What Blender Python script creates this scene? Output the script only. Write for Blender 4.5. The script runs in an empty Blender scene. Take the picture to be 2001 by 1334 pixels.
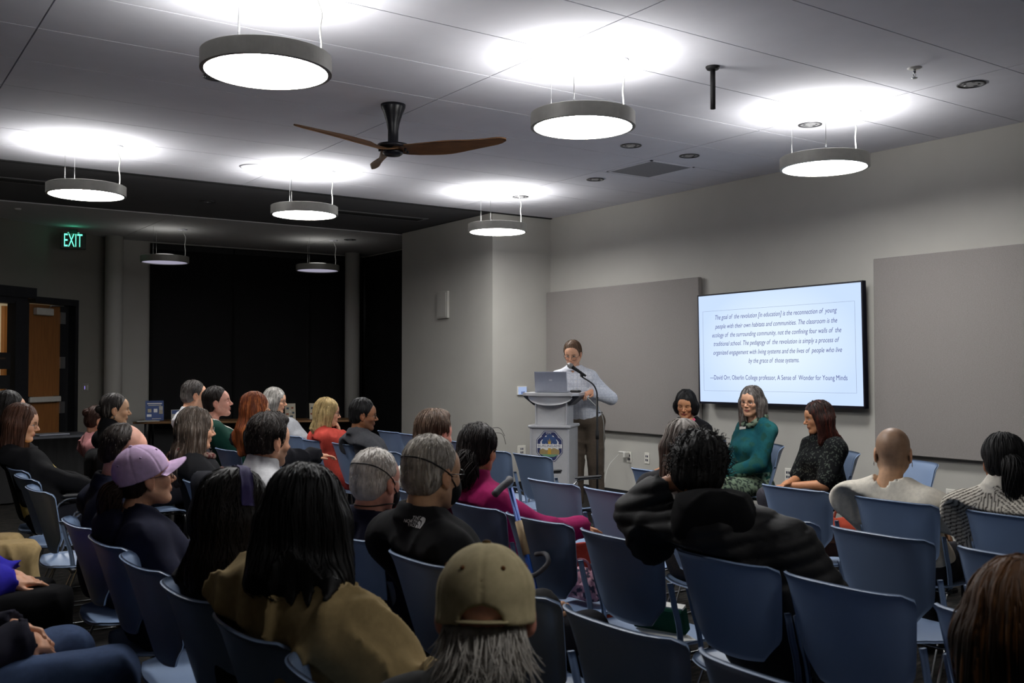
import bpy, math, random
import numpy as np
from mathutils import Matrix, Vector
random.seed(7)
SC = bpy.context.scene
COL = SC.collection
# ---------------------------------------------------------------- camera, world, exposure
PI = math.pi
def R(d): return d * PI / 180
YAW, PITCH, CAM_H = R(34.734), R(1.454), 1.45
cam_d = bpy.data.cameras.new('camera'); cam = bpy.data.objects.new('camera', cam_d); COL.objects.link(cam)
cam_d.sensor_width = 36.0; cam_d.lens = 1930.6 / 2001 * 36
cam_d.clip_start = 0.05; cam_d.clip_end = 60
cam.location = (0, 0, CAM_H)
cam.rotation_euler = (PI / 2 + PITCH, 0, -YAW)
cam_d.dof.use_dof = True; cam_d.dof.focus_distance = 8.5; cam_d.dof.aperture_fstop = 7.1
SC.camera = cam
w = bpy.data.worlds.new('world'); SC.world = w; w.use_nodes = True
w.node_tree.nodes['Background'].inputs[0].default_value = (0.55, 0.6, 0.75, 1)
w.node_tree.nodes['Background'].inputs[1].default_value = 0.0
SC.view_settings.view_transform = 'Standard'; SC.view_settings.look = 'None'
SC.view_settings.gamma = 1.0; SC.view_settings.exposure = 0.0; SC.view_settings.use_curve_mapping = False
try:
    SC.cycles.use_denoising = True
    SC.cycles.max_bounces = 8; SC.cycles.diffuse_bounces = 5; SC.cycles.glossy_bounces = 3
    SC.cycles.sample_clamp_indirect = 4.0
except Exception: pass
LAMP_DOWN, LAMP_UP, SCREEN_E = 46.0, 44.0, 1.06
REAR = 0.26    # the pendant row behind the camera burns lower
CEIL = 3.24

# ---------------------------------------------------------------- materials
MATS = {}
def srgb(h):
    if isinstance(h, str):
        h = h.lstrip('#'); c = [int(h[i:i+2], 16) / 255 for i in (0, 2, 4)]
    else: c = [v / 255 for v in h]
    return tuple((v / 12.92 if v <= 0.04045 else ((v + 0.055) / 1.055) ** 2.4) for v in c)
def mat(name, col, rough=0.6, metal=0.0, nscale=0, namt=0.0, bump=0.0, bscale=None, stretch=None, emit=None, spec=None, sheen=0.0, coord='Object', dist=0.004):
    """principled material with optional noise variation of the colour and a noise bump"""
    if name in MATS: return MATS[name]
    m = bpy.data.materials.new(name); m.use_nodes = True; MATS[name] = m
    nt = m.node_tree; b = nt.nodes['Principled BSDF']
    b.inputs['Base Color'].default_value = (*col, 1); b.inputs['Roughness'].default_value = rough
    b.inputs['Metallic'].default_value = metal
    if spec is not None: b.inputs['Specular IOR Level'].default_value = spec
    if sheen: b.inputs['Sheen Weight'].default_value = sheen
    if emit is not None:
        b.inputs['Emission Color'].default_value = (*emit[0], 1); b.inputs['Emission Strength'].default_value = emit[1]
    if nscale:
        tc = nt.nodes.new('ShaderNodeTexCoord'); src = tc.outputs[coord]
        if stretch:
            mp = nt.nodes.new('ShaderNodeMapping'); mp.inputs['Scale'].default_value = stretch
            nt.links.new(src, mp.inputs[0]); src = mp.outputs[0]
        if namt:
            n = nt.nodes.new('ShaderNodeTexNoise'); n.inputs['Scale'].default_value = nscale; n.inputs['Detail'].default_value = 4
            nt.links.new(src, n.inputs['Vector'])
            r = nt.nodes.new('ShaderNodeValToRGB')
            r.color_ramp.elements[0].position = 0.3; r.color_ramp.elements[1].position = 0.7
            r.color_ramp.elements[0].color = (*[max(0, c * (1 - namt)) for c in col], 1)
            r.color_ramp.elements[1].color = (*[min(1, c * (1 + namt)) for c in col], 1)
            nt.links.new(n.outputs['Fac'], r.inputs[0]); nt.links.new(r.outputs[0], b.inputs['Base Color'])
        if bump:
            n2 = nt.nodes.new('ShaderNodeTexNoise'); n2.inputs['Scale'].default_value = bscale or nscale; n2.inputs['Detail'].default_value = 5
            nt.links.new(src, n2.inputs['Vector'])
            bp = nt.nodes.new('ShaderNodeBump'); bp.inputs['Strength'].default_value = bump; bp.inputs['Distance'].default_value = dist
            nt.links.new(n2.outputs['Fac'], bp.inputs['Height']); nt.links.new(bp.outputs[0], b.inputs['Normal'])
    return m
def attr_mat(name, attr, rough=0.5, nscale=60, namt=0.12, bump=0.15, bscale=250, spec=0.35, sss=0.0):
    """principled material whose albedo comes from a colour attribute (skin, knitwear, prints)"""
    if name in MATS: return MATS[name]
    m = bpy.data.materials.new(name); m.use_nodes = True; MATS[name] = m
    nt = m.node_tree; b = nt.nodes['Principled BSDF']
    b.inputs['Roughness'].default_value = rough; b.inputs['Specular IOR Level'].default_value = spec
    a = nt.nodes.new('ShaderNodeAttribute'); a.attribute_name = attr
    tc = nt.nodes.new('ShaderNodeTexCoord')
    n = nt.nodes.new('ShaderNodeTexNoise'); n.inputs['Scale'].default_value = nscale; n.inputs['Detail'].default_value = 4
    nt.links.new(tc.outputs['Object'], n.inputs['Vector'])
    mr = nt.nodes.new('ShaderNodeMapRange'); mr.inputs[1].default_value = 0.3; mr.inputs[2].default_value = 0.7
    mr.inputs[3].default_value = 1 - namt; mr.inputs[4].default_value = 1 + namt
    nt.links.new(n.outputs['Fac'], mr.inputs[0])
    mx = nt.nodes.new('ShaderNodeVectorMath'); mx.operation = 'SCALE'
    nt.links.new(a.outputs['Color'], mx.inputs[0]); nt.links.new(mr.outputs[0], mx.inputs['Scale'])
    nt.links.new(mx.outputs[0], b.inputs['Base Color'])
    if bump:
        n2 = nt.nodes.new('ShaderNodeTexNoise'); n2.inputs['Scale'].default_value = bscale
        nt.links.new(tc.outputs['Object'], n2.inputs['Vector'])
        bp = nt.nodes.new('ShaderNodeBump'); bp.inputs['Strength'].default_value = bump; bp.inputs['Distance'].default_value = 0.002
        nt.links.new(n2.outputs['Fac'], bp.inputs['Height']); nt.links.new(bp.outputs[0], b.inputs['Normal'])
    return m
def emis(name, col, s):
    if name in MATS: return MATS[name]
    m = bpy.data.materials.new(name); m.use_nodes = True; MATS[name] = m
    nt = m.node_tree; nt.nodes.clear()
    e = nt.nodes.new('ShaderNodeEmission'); e.inputs[0].default_value = (*col, 1); e.inputs[1].default_value = s
    o = nt.nodes.new('ShaderNodeOutputMaterial'); nt.links.new(e.outputs[0], o.inputs[0])
    return m

# ---------------------------------------------------------------- mesh helpers
def link(name, me, m=None, parent=None, smooth=False):
    o = bpy.data.objects.new(name, me); COL.objects.link(o)
    if m is not None and not me.materials: me.materials.append(m)
    if parent is not None: o.parent = parent
    if smooth: me.polygons.foreach_set('use_smooth', [True] * len(me.polygons))
    return o
class G:
    """geometry accumulator: many shapes, one mesh"""
    def __init__(s): s.v = []; s.f = []; s.mi = []; s.sm = []; s.cur = 0
    def add(s, v, f, smooth=False):
        o = len(s.v); s.v += [tuple(p) for p in v]; s.f += [tuple(i + o for i in q) for q in f]
        s.mi += [s.cur] * len(f); s.sm += [smooth] * len(f); return s
    def box(s, c, d, rot=None, bev=0.0):
        hx, hy, hz = d[0] / 2, d[1] / 2, d[2] / 2
        if bev <= 0:
            v = [(x, y, z) for x in (-hx, hx) for y in (-hy, hy) for z in (-hz, hz)]
            f = [(0, 1, 3, 2), (4, 6, 7, 5), (0, 4, 5, 1), (2, 3, 7, 6), (0, 2, 6, 4), (1, 5, 7, 3)]
        else:
            b = min(bev, hx * .98, hy * .98, hz * .98); v = []; idx = {}
            for sx in (-1, 1):
                for sy in (-1, 1):
                    for sz in (-1, 1):
                        for a in range(3):
                            p = [sx * (hx - b), sy * (hy - b), sz * (hz - b)]
                            p[a] = (sx * hx, sy * hy, sz * hz)[a]
                            idx[(sx, sy, sz, a)] = len(v); v.append(tuple(p))
            f = []
            for a in range(3):
                for sg in (-1, 1):
                    u, w_ = [i for i in range(3) if i != a]; q = []
                    for su, sw in ((-1, -1), (1, -1), (1, 1), (-1, 1)):
                        k = [0, 0, 0]; k[a] = sg; k[u] = su; k[w_] = sw; q.append(idx[(*k, a)])
                    if (sg > 0) == (a == 1): q = q[::-1]
                    f.append(tuple(q))
            for a in range(3):
                u, w_ = [i for i in range(3) if i != a]
                for su in (-1, 1):
                    for sw in (-1, 1):
                        k0 = [0, 0, 0]; k1 = [0, 0, 0]; k0[u] = k1[u] = su; k0[w_] = k1[w_] = sw; k0[a] = -1; k1[a] = 1
                        f.append((idx[(*k0, u)], idx[(*k1, u)], idx[(*k1, w_)], idx[(*k0, w_)]))
            for sx in (-1, 1):
                for sy in (-1, 1):
                    for sz in (-1, 1): f.append(tuple(idx[(sx, sy, sz, a)] for a in range(3)))
        if rot is not None: v = [tuple(rot @ Vector(p)) for p in v]
        return s.add([(p[0] + c[0], p[1] + c[1], p[2] + c[2]) for p in v], f)
    def tube(s, pts, r, seg=8, smooth=True, cap=True, flat=1.0):
        pts = [np.array(p, float) for p in pts]; n = len(pts)
        rs = r if hasattr(r, '__len__') else [r] * n
        t0 = pts[1] - pts[0]; t0 /= np.linalg.norm(t0)
        up = np.array([0, 0, 1.]) if abs(t0[2]) < .9 else np.array([1., 0, 0])
        a = np.cross(t0, up); a /= np.linalg.norm(a); v = []
        for i in range(n):
            t = pts[min(i + 1, n - 1)] - pts[max(i - 1, 0)]; t /= (np.linalg.norm(t) + 1e-9)
            a = a - t * (a @ t); a /= (np.linalg.norm(a) + 1e-9); b = np.cross(t, a)
            for k in range(seg):
                an = 2 * PI * k / seg; v.append(pts[i] + rs[i] * (math.cos(an) * a + flat * math.sin(an) * b))
        f = [(i * seg + k, i * seg + (k + 1) % seg, (i + 1) * seg + (k + 1) % seg, (i + 1) * seg + k) for i in range(n - 1) for k in range(seg)]
        if cap: f += [tuple(range(seg))[::-1], tuple((n - 1) * seg + k for k in range(seg))]
        return s.add(v, f, smooth)
    def cyl(s, a, b, r, r2=None, seg=20, smooth=True): return s.tube([a, b], [r, r if r2 is None else r2], seg, smooth)
    def lathe(s, prof, c=(0, 0, 0), seg=32, smooth=True):
        n = len(prof); v = []
        for r, z in prof:
            for k in range(seg):
                an = 2 * PI * k / seg; v.append((c[0] + r * math.cos(an), c[1] + r * math.sin(an), c[2] + z))
        f = [(i * seg + k, i * seg + (k + 1) % seg, (i + 1) * seg + (k + 1) % seg, (i + 1) * seg + k) for i in range(n - 1) for k in range(seg)]
        return s.add(v, f, smooth)
    def disc(s, c, r, seg=32, up=True):
        v = [(c[0] + r * math.cos(2 * PI * k / seg), c[1] + r * math.sin(2 * PI * k / seg), c[2]) for k in range(seg)]
        return s.add(v, [tuple(range(seg)) if up else tuple(range(seg))[::-1]])
    def grid(s, P, smooth=True, thick=0.0, flip=False):
        """P: (n,m,3) surface; thick>0 makes a closed slab along the normals"""
        P = np.asarray(P, float); n, m = P.shape[:2]
        q = [(i * m + j, (i + 1) * m + j, (i + 1) * m + j + 1, i * m + j + 1) for i in range(n - 1) for j in range(m - 1)]
        if flip: q = [t[::-1] for t in q]
        if thick == 0: return s.add(P.reshape(-1, 3), q, smooth)
        du = np.gradient(P, axis=0); dv = np.gradient(P, axis=1); N = np.cross(du, dv)
        N /= (np.linalg.norm(N, axis=2, keepdims=True) + 1e-9)
        if flip: N = -N
        A = (P + N * thick / 2).reshape(-1, 3); B = (P - N * thick / 2).reshape(-1, 3); o = n * m
        f = list(q) + [tuple(i + o for i in t[::-1]) for t in q]
        ring = [j for j in range(m)] + [i * m + m - 1 for i in range(1, n)] + [(n - 1) * m + j for j in range(m - 2, -1, -1)] + [i * m for i in range(n - 2, 0, -1)]
        L = len(ring)
        for k in range(L):
            a, b = ring[k], ring[(k + 1) % L]
            f.append((a, b, b + o, a + o) if flip else (b, a, a + o, b + o))
        return s.add(np.vstack([A, B]), f, smooth)
    def poly(s, pts, thick_vec=None):
        """flat polygon, or a prism when thick_vec is given"""
        n = len(pts)
        if thick_vec is None: return s.add(pts, [tuple(range(n))])
        b = [(p[0] + thick_vec[0], p[1] + thick_vec[1], p[2] + thick_vec[2]) for p in pts]
        return s.add(list(pts) + b, [tuple(range(n))[::-1], tuple(range(n, 2 * n))] + [(k, (k + 1) % n, n + (k + 1) % n, n + k) for k in range(n)])
    def build(s, name, m=None, parent=None, mats=None):
        me = bpy.data.meshes.new(name); me.from_pydata(s.v, [], s.f)
        for x in (mats or ([m] if m else [])): me.materials.append(x)
        me.polygons.foreach_set('material_index', s.mi); me.polygons.foreach_set('use_smooth', s.sm)
        me.update(); return link(name, me, None, parent)
def tag(o, label=None, cat=None, group=None, kind=None):
    if label: o['label'] = label
    if cat: o['category'] = cat
    if group: o['group'] = group
    if kind: o['kind'] = kind
    return o
def thing(name, label, cat, loc=(0, 0, 0), rz=0.0, group=None):
    o = bpy.data.objects.new(name, None); COL.objects.link(o); o.empty_display_size = .1
    o.location = loc; o.rotation_euler = (0, 0, rz); return tag(o, label, cat, group)
def struct(o): return tag(o, kind='structure')
def dup(o, parent=None):
    c = o.copy(); COL.objects.link(c)
    if parent is not None: c.parent = parent
    for ch in o.children: dup(ch, c)
    return c
def arc(c, r, a0, a1, n, axis='z'):
    out = []
    for k in range(n + 1):
        a = R(a0 + (a1 - a0) * k / n); x, y = r * math.cos(a), r * math.sin(a)
        out.append((c[0] + x, c[1] + y, c[2]) if axis == 'z' else (c[0] + x, c[1], c[2] + y) if axis == 'y' else (c[0], c[1] + x, c[2] + y))
    return out
def smooth_path(pts, n=6):
    """Catmull-Rom through the points"""
    P = [np.array(p, float) for p in pts]; P = [2 * P[0] - P[1]] + P + [2 * P[-1] - P[-2]]; out = []
    for i in range(1, len(P) - 2):
        for k in range(n):
            t = k / n; a, b, c, d = P[i - 1], P[i], P[i + 1], P[i + 2]
            out.append(.5 * (2 * b + (c - a) * t + (2 * a - 5 * b + 4 * c - d) * t * t + (3 * b - a - 3 * c + d) * t ** 3))
    out.append(P[-2]); return out
def text_mesh(txt, size, shear=0.0, width=None, align='CENTER', extrude=0.0, space=1.0):
    """the letters of a line as mesh data in the xy plane, optionally fitted to a width"""
    cu = bpy.data.curves.new('lettering', 'FONT'); cu.body = txt; cu.size = size; cu.shear = shear
    cu.align_x = align; cu.align_y = 'CENTER'; cu.extrude = extrude; cu.space_character = space; cu.resolution_u = 3
    o = bpy.data.objects.new('lettering', cu); COL.objects.link(o)
    bpy.context.view_layer.update()
    me = bpy.data.meshes.new_from_object(o.evaluated_get(bpy.context.evaluated_depsgraph_get()))
    bpy.data.objects.remove(o); v = np.array([p.co[:] for p in me.vertices]).reshape(-1, 3); f = [tuple(p.vertices) for p in me.polygons]
    bpy.data.meshes.remove(me)
    if width and len(v):
        w0 = v[:, 0].max() - v[:, 0].min(); v[:, 0] = (v[:, 0] - (v[:, 0].max() + v[:, 0].min()) / 2) * width / w0
    return v, f
# ================================================================ ROOM
M_wall = mat('wall_paint', srgb('bab8b1'), .85, nscale=3, namt=.03, bump=.05, bscale=180)
M_ceil = mat('ceiling_tile_white', srgb('e2e2ea'), .9, nscale=6, namt=.02, bump=.1, bscale=400)
M_gap = mat('ceiling_gap_dark', srgb('2a2a2c'), .9)
M_band = mat('dark_soffit_paint', srgb('58585a'), .9, nscale=5, namt=.05)
M_base = mat('baseboard_rubber', srgb('17181b'), .6, nscale=9, namt=.1)
M_black = mat('matte_black', srgb('121214'), .7, nscale=20, namt=.2)
M_alu = mat('brushed_aluminium', srgb('b9babb'), .35, .9, nscale=30, namt=.06, stretch=(1, 1, 20))
M_chrome = mat('chrome_rod', srgb('c4c6c9'), .18, 1.0, nscale=15, namt=.04)
M_white_plastic = mat('white_plastic', srgb('dedcd6'), .45, nscale=12, namt=.03)

def carpet_mat():
    m = bpy.data.materials.new('carpet_planks'); m.use_nodes = True; nt = m.node_tree; b = nt.nodes['Principled BSDF']
    b.inputs['Roughness'].default_value = .95; b.inputs['Specular IOR Level'].default_value = .1
    tc = nt.nodes.new('ShaderNodeTexCoord')
    mp = nt.nodes.new('ShaderNodeMapping'); mp.inputs['Scale'].default_value = (2.2, 14, 1); nt.links.new(tc.outputs['Object'], mp.inputs[0])
    n = nt.nodes.new('ShaderNodeTexNoise'); n.inputs['Scale'].default_value = 3.2; n.inputs['Detail'].default_value = 9; n.inputs['Roughness'].default_value = .72
    nt.links.new(mp.outputs[0], n.inputs['Vector'])
    r = nt.nodes.new('ShaderNodeValToRGB'); e = r.color_ramp.elements
    e[0].position = .38; e[0].color = (*srgb('121213'), 1); e[1].position = .72; e[1].color = (*srgb('6e614e'), 1)
    x = e.new(.5); x.color = (*srgb('201f1e'), 1); x = e.new(.6); x.color = (*srgb('36332f'), 1)
    nt.links.new(n.outputs['Fac'], r.inputs[0]); nt.links.new(r.outputs[0], b.inputs['Base Color'])
    n2 = nt.nodes.new('ShaderNodeTexNoise'); n2.inputs['Scale'].default_value = 300
    nt.links.new(tc.outputs['Object'], n2.inputs['Vector'])
    bp = nt.nodes.new('ShaderNodeBump'); bp.inputs['Strength'].default_value = .5; bp.inputs['Distance'].default_value = .005
    nt.links.new(n2.outputs['Fac'], bp.inputs['Height']); nt.links.new(bp.outputs[0], b.inputs['Normal'])
    return m
X0, X1, Y0, Y1 = -4.5, 7.18, -4.5, 14.55
struct(G().box(((X0 + X1) / 2, (Y0 + 18) / 2, -.05), (X1 - X0 + .4, 18 - Y0, .1)).build('floor', carpet_mat()))
# the ceiling: white panels with open joints, a dark soffit band, plain ceiling beyond
g = G(); ys = [9.50 - .635 * k for k in range(23)]; xs = [7.18, 5.79, 3.34, .89, -1.56, -4.01, -4.5]
for i in range(len(xs) - 1):
    for j in range(len(ys) - 1):
        if ys[j + 1] < Y0: continue
        gp = .004
        g.box(((xs[i] + xs[i + 1]) / 2, (ys[j] + ys[j + 1]) / 2, CEIL + .02), (xs[i] - xs[i + 1] - 2 * gp, ys[j] - ys[j + 1] - 2 * gp, .04))
struct(g.build('ceiling', M_ceil))
struct(G().box(((X0 + X1) / 2, 2.4, CEIL + .07), (X1 - X0, 14.2, .03)).build('ceiling_plenum', M_gap))
struct(G().box(((X0 + X1) / 2, 9.52, CEIL + .02), (X1 - X0, .035, .06)).build('trim_1', M_black))
g = G().box(((X0 + X1) / 2, 10.70, CEIL + .05), (X1 - X0, 2.36, .08)); struct(g.build('ceiling_soffit', M_band))
M_ceil2 = mat('ceiling_far_paint', srgb('d8d8d8'), .9, nscale=6, namt=.02)
g = G(); fx = [7.18, 5.79, 3.34, .89, -1.56, -4.5]
for i in range(len(fx) - 1): g.box(((fx[i] + fx[i + 1]) / 2, 13.25, CEIL + .03), (fx[i] - fx[i + 1] - .008, 2.72, .06))
struct(g.build('ceiling_far', M_ceil2))
struct(G().box(((X0 + X1) / 2, 13.3, CEIL + .09), (X1 - X0, 2.9, .03)).build('ceiling_far_backing', M_gap))
# walls
struct(G().box((X1 + .05, (Y0 + Y1) / 2, CEIL / 2 + .05), (.1, Y1 - Y0 + .2, CEIL + .1)).build('wall_screen', M_wall))
struct(G().box((6.76, 10.64, CEIL / 2), (.84, 2.2, CEIL)).build('wall_closet', M_wall))
struct(G().box(((3.2 + X1) / 2, Y1 + .05, CEIL / 2 + .05), (X1 - 3.2 + .3, .1, CEIL + .1)).build('wall_back', M_wall))
struct(G().box((X0 - .05, 3.6, CEIL / 2 + .05), (.1, 16.4, CEIL + .1)).build('wall_side', M_wall))
struct(G().box(((X0 + X1) / 2, Y0 - .05, CEIL / 2 + .05), (X1 - X0, .1, CEIL + .1)).build('wall_rear', M_wall))
struct(G().box((X1 - .006, 2.5, .05), (.012, 14.0, .1)).build('baseboard_screen', M_base))
struct(G().box((6.76, 9.534, .05), (.84, .012, .1)).build('baseboard_closet', M_base))
struct(G().box((6.334, 10.64, .05), (.012, 2.2, .1)).build('baseboard_closet_side', M_base))
# oblique door wall: local frame s along the wall, t out of the room
WA = Vector((1.685, 13.236, 0)); WD = Vector((.779, .627, 0)).normalized(); WN = Vector((-WD.y, WD.x, 0))
WROT = Matrix((WD, WN, Vector((0, 0, 1)))).transposed(); WANG = math.atan2(WD.y, WD.x)
def wl(s, t, z): return WA + WD * s + WN * t + Vector((0, 0, z))
def wbox(g, s0, s1, z0, z1, t0, t1): return g.box(wl((s0 + s1) / 2, (t0 + t1) / 2, (z0 + z1) / 2), (s1 - s0, t1 - t0, z1 - z0), WROT)
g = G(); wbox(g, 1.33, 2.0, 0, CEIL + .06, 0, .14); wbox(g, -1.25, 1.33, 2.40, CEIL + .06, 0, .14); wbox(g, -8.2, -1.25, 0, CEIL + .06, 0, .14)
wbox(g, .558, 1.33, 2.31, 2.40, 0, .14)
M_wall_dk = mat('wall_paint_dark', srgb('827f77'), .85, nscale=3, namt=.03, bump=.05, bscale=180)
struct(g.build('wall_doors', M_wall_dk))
# corridor seen beyond the doors
M_cream = mat('corridor_cream_paint', srgb('d9cfb4'), .8, nscale=4, namt=.03)
g = G(); wbox(g, -2.2, 4.6, 0, 2.9, 1.9, 2.0); struct(g.build('wall_corridor', M_cream))
g = G(); wbox(g, -2.2, 4.6, 2.75, 2.85, .14, 1.9); struct(g.build('ceiling_corridor', M_cream))
M_wood = mat('door_oak_veneer', srgb('8a5a2e'), .45, nscale=5, namt=.16, stretch=(9, 9, .7), bump=.05, bscale=20)
M_frame = mat('door_frame_black', srgb('15161a'), .5, nscale=14, namt=.2)
d = thing('door_1', None, None, wl(0, 0, 0), WANG); struct(d)
def dbox(name, s0, s1, z0, z1, t0, t1, m, par=d, bev=0.0):
    return G().box(((s0 + s1) / 2, (t0 + t1) / 2, (z0 + z1) / 2), (s1 - s0, t1 - t0, z1 - z0), None, bev).build(name, m, par)
dbox('header', -1.25, .558, 2.30, 2.43, -.05, .12, M_frame); dbox('header_panel', -1.25, .44, 2.22, 2.30, -.02, .12, M_frame)
dbox('header_side', .558, 1.33, 2.25, 2.33, -.03, .12, M_frame)
dbox('jamb', 1.27, 1.33, 0, 2.25, -.03, .12, M_frame); dbox('jamb', 1.05, 1.15, 0, 2.25, .02, .12, M_frame); dbox('jamb_panel', 1.15, 1.27, 0, 2.25, .08, .10, M_base)
dbox('mullion', .24, .455, 0, 2.25, -.03, .10, M_frame)
dbox('door_leaf', .458, 1.045, .01, 2.235, .02, .065, M_wood)
M_closer = mat('closer_pale_metal', srgb('cfccc4'), .5, .1, nscale=25, namt=.04)
cl = dbox('door_closer', .57, .86, 2.10, 2.19, -.05, .018, M_closer, d, .008)
G().tube([(.80, -.03, 2.20), (.80, -.05, 2.225), (1.06, -.02, 2.235)], .008).build('closer_arm', M_alu, cl)
pb = dbox('panic_bar', .47, 1.0, 1.0, 1.07, -.055, -.01, M_closer, d, .008)
for s in (.50, .97): dbox('bar_mount', s - .03, s + .03, .995, 1.075, -.03, .02, M_black, pb)
for z in (2.08, 1.5, .92, .25): dbox('hinge', 1.045, 1.13, z - .075, z + .075, .005, .03, M_alu)
# sidelight glazing, its black notices, the corridor's door behind it
w1 = thing('window_1', None, None, wl(0, 0, 0), WANG); struct(w1)
dbox('window_frame', -1.25, -1.15, 0, 2.22, -.02, .1, M_frame, w1)
M_glass = bpy.data.materials.new('clear_glass'); M_glass.use_nodes = True
nt = M_glass.node_tree; nt.nodes.clear(); mixn = nt.nodes.new('ShaderNodeMixShader'); tr = nt.nodes.new('ShaderNodeBsdfTransparent'); gl = nt.nodes.new('ShaderNodeBsdfGlossy')
gl.inputs['Roughness'].default_value = .03; mixn.inputs[0].default_value = .06; om = nt.nodes.new('ShaderNodeOutputMaterial')
nt.links.new(tr.outputs[0], mixn.inputs[1]); nt.links.new(gl.outputs[0], mixn.inputs[2]); nt.links.new(mixn.outputs[0], om.inputs[0])
dbox('window_pane', -1.15, .24, .0, 2.22, .03, .036, M_glass, w1)
for i, (z0, z1, s1) in enumerate(((1.42, 1.62, .215), (1.18, 1.345, .205))):
    n_ = dbox('door_notice', -.12, s1, z0, z1, .016, .024, M_black, None)
    n_.location = wl(0, 0, 0); n_.rotation_euler = (0, 0, WANG)
    tag(n_, ['upper black notice plate on the sidelight glass beside the wooden door', 'lower black notice plate on the sidelight glass beside the wooden door'][i], 'sign')
    if i == 0: G().box((.08, .0155, 1.55), (.10, .001, .02)).build('notice_line', mat('notice_brown', srgb('4a3524'), .6, nscale=20, namt=.1), n_)
d2 = thing('door_2', None, None, wl(0, 0, 0), WANG); struct(d2)
dbox('door_leaf', 2.02, 2.95, .0, 2.33, 1.84, 1.9, M_wood, d2)
ld = bpy.data.lights.new('corridor_lamp', 'AREA'); ld.energy = 26; ld.size = .8; ld.color = (1, .93, .8)
lo = bpy.data.objects.new('corridor_lamp', ld); COL.objects.link(lo); lo.location = wl(1.2, .9, 2.70); tag(lo, kind='structure')
# round columns
for i, (x, y) in enumerate(((3.225, 14.25), (6.81, 14.25))):
    struct(G().cyl((x, y, 0), (x, y, CEIL), .117, seg=40).build('column_%d' % (i + 1), M_wall))
# blackout shades over the night windows
M_shade = mat('blackout_fabric', srgb('050506'), .85, nscale=60, namt=.2, bump=.1, bscale=500)
M_night = mat('night_window_glass', srgb('020203'), .2, nscale=5, namt=.2)
w2 = thing('window_2', None, None, (0, 0, 0)); struct(w2); G().box((5.48, 14.54, 1.62), (3.40, .02, 3.2)).build('window_pane', M_night, w2)
w3 = thing('window_3', None, None, (0, 0, 0)); struct(w3); G().box((7.17, 13.15, 1.62), (.02, 2.78, 3.2)).build('window_pane', M_night, w3)
def shade(name, a, b, top, lab):
    t = thing('roller_shade', lab, 'roller shade', ((a[0] + b[0]) / 2, (a[1] + b[1]) / 2, 0), group=None)
    v = Vector((b[0] - a[0], b[1] - a[1], 0)); L = v.length; t.rotation_euler = (0, 0, math.atan2(v.y, v.x))
    n = 24; P = np.array([[(-L / 2 + L * i / n, .004 * math.sin(i * .9), z) for z in (.06, 1, 2, top - .07)] for i in range(n + 1)])
    G().grid(P, True, .004).build('fabric', M_shade, t)
    G().box((0, 0, top - .04), (L - .01, .07, .08), None, .006).build('cassette', M_black, t)
    G().box((0, 0, .05), (L - .02, .02, .03)).build('hem_bar', M_black, t)
    return t
shade('s', (3.78, 14.50), (4.975, 14.50), 3.20, 'wide black blackout shade on the back wall beside the pale wall strip')
shade('s', (4.98, 14.50), (6.19, 14.50), 3.20, 'middle black blackout shade of the back wall')
shade('s', (6.195, 14.50), (7.10, 14.50), 3.20, 'black blackout shade behind the round column of the back corner')
shade('s', (7.14, 14.45), (7.14, 13.15), 3.20, 'black blackout shade on the side wall next to the back corner column')
shade('s', (7.14, 13.14), (7.14, 11.80), 3.20, 'black blackout shade on the side wall next to the closet')

# ---------------------------------------------------------------- acoustic panels and the wall display
M_felt = mat('acoustic_fabric', srgb('8c8784'), .95, nscale=110, namt=.16, bump=.4, bscale=240, stretch=(1, 1, 3), dist=.002)
def panel(y0, y1, lab):
    o = G().box((7.133, (y0 + y1) / 2, 1.54), (.05, y1 - y0, 1.60), None, .006).build('acoustic_panel', M_felt); tag(o, lab, 'acoustic panel')
panel(7.0, 9.53, 'grey fabric acoustic panel on the wall behind the speaker at the podium')
panel(2.55, 5.005, 'grey fabric acoustic panel on the wall above the shaved-head person')
TVC = Vector((7.05, 6.0, 1.6265)); TVW, TVH = 1.885, 1.062
tv = thing('wall_display', 'large wall-mounted flat display showing a quotation slide', 'tv', TVC)
# local x = across the screen as seen from the room, local z = up, local -y = out of the screen
tv.matrix_world = Matrix.Translation(TVC) @ Matrix.Rotation(R(-90), 4, 'Z') @ Matrix.Rotation(R(-.4), 4, 'Y') @ Matrix.Rotation(R(.75), 4, 'X')
bz = mat('display_bezel', srgb('0d0e1c'), .3, nscale=20, namt=.1)
g = G(); tb = .013
for c, dd in (((0, 0, TVH / 2 - tb / 2), (TVW, .05, tb)), ((0, 0, -TVH / 2 + tb * .7), (TVW, .05, tb * 1.4)), ((-TVW / 2 + tb / 2, 0, 0), (tb, .05, TVH)), ((TVW / 2 - tb / 2, 0, 0), (tb, .05, TVH))): g.box((c[0], .02, c[2]), dd)
g.build('bezel', bz, tv)
G().box((0, .03, 0), (TVW - .03, .04, TVH - .03)).build('housing', bz, tv)
G().box((0, .085, 0), (.6, .07, .5)).build('wall_bracket', M_black, tv)
SCREEN = bpy.data.materials.new('display_glow'); SCREEN.use_nodes = True; nt = SCREEN.node_tree; nt.nodes.clear()
tc = nt.nodes.new('ShaderNodeTexCoord'); vd = nt.nodes.new('ShaderNodeVectorMath'); vd.operation = 'MULTIPLY'; vd.inputs[1].default_value = (1.05, 0, 1.7)
ln = nt.nodes.new('ShaderNodeVectorMath'); ln.operation = 'LENGTH'; rp = nt.nodes.new('ShaderNodeValToRGB')
rp.color_ramp.elements[0].position = .3; rp.color_ramp.elements[0].color = (*srgb('e3f2ff'), 1); rp.color_ramp.elements[1].position = 1.05; rp.color_ramp.elements[1].color = (*srgb('c9defd'), 1)
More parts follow.
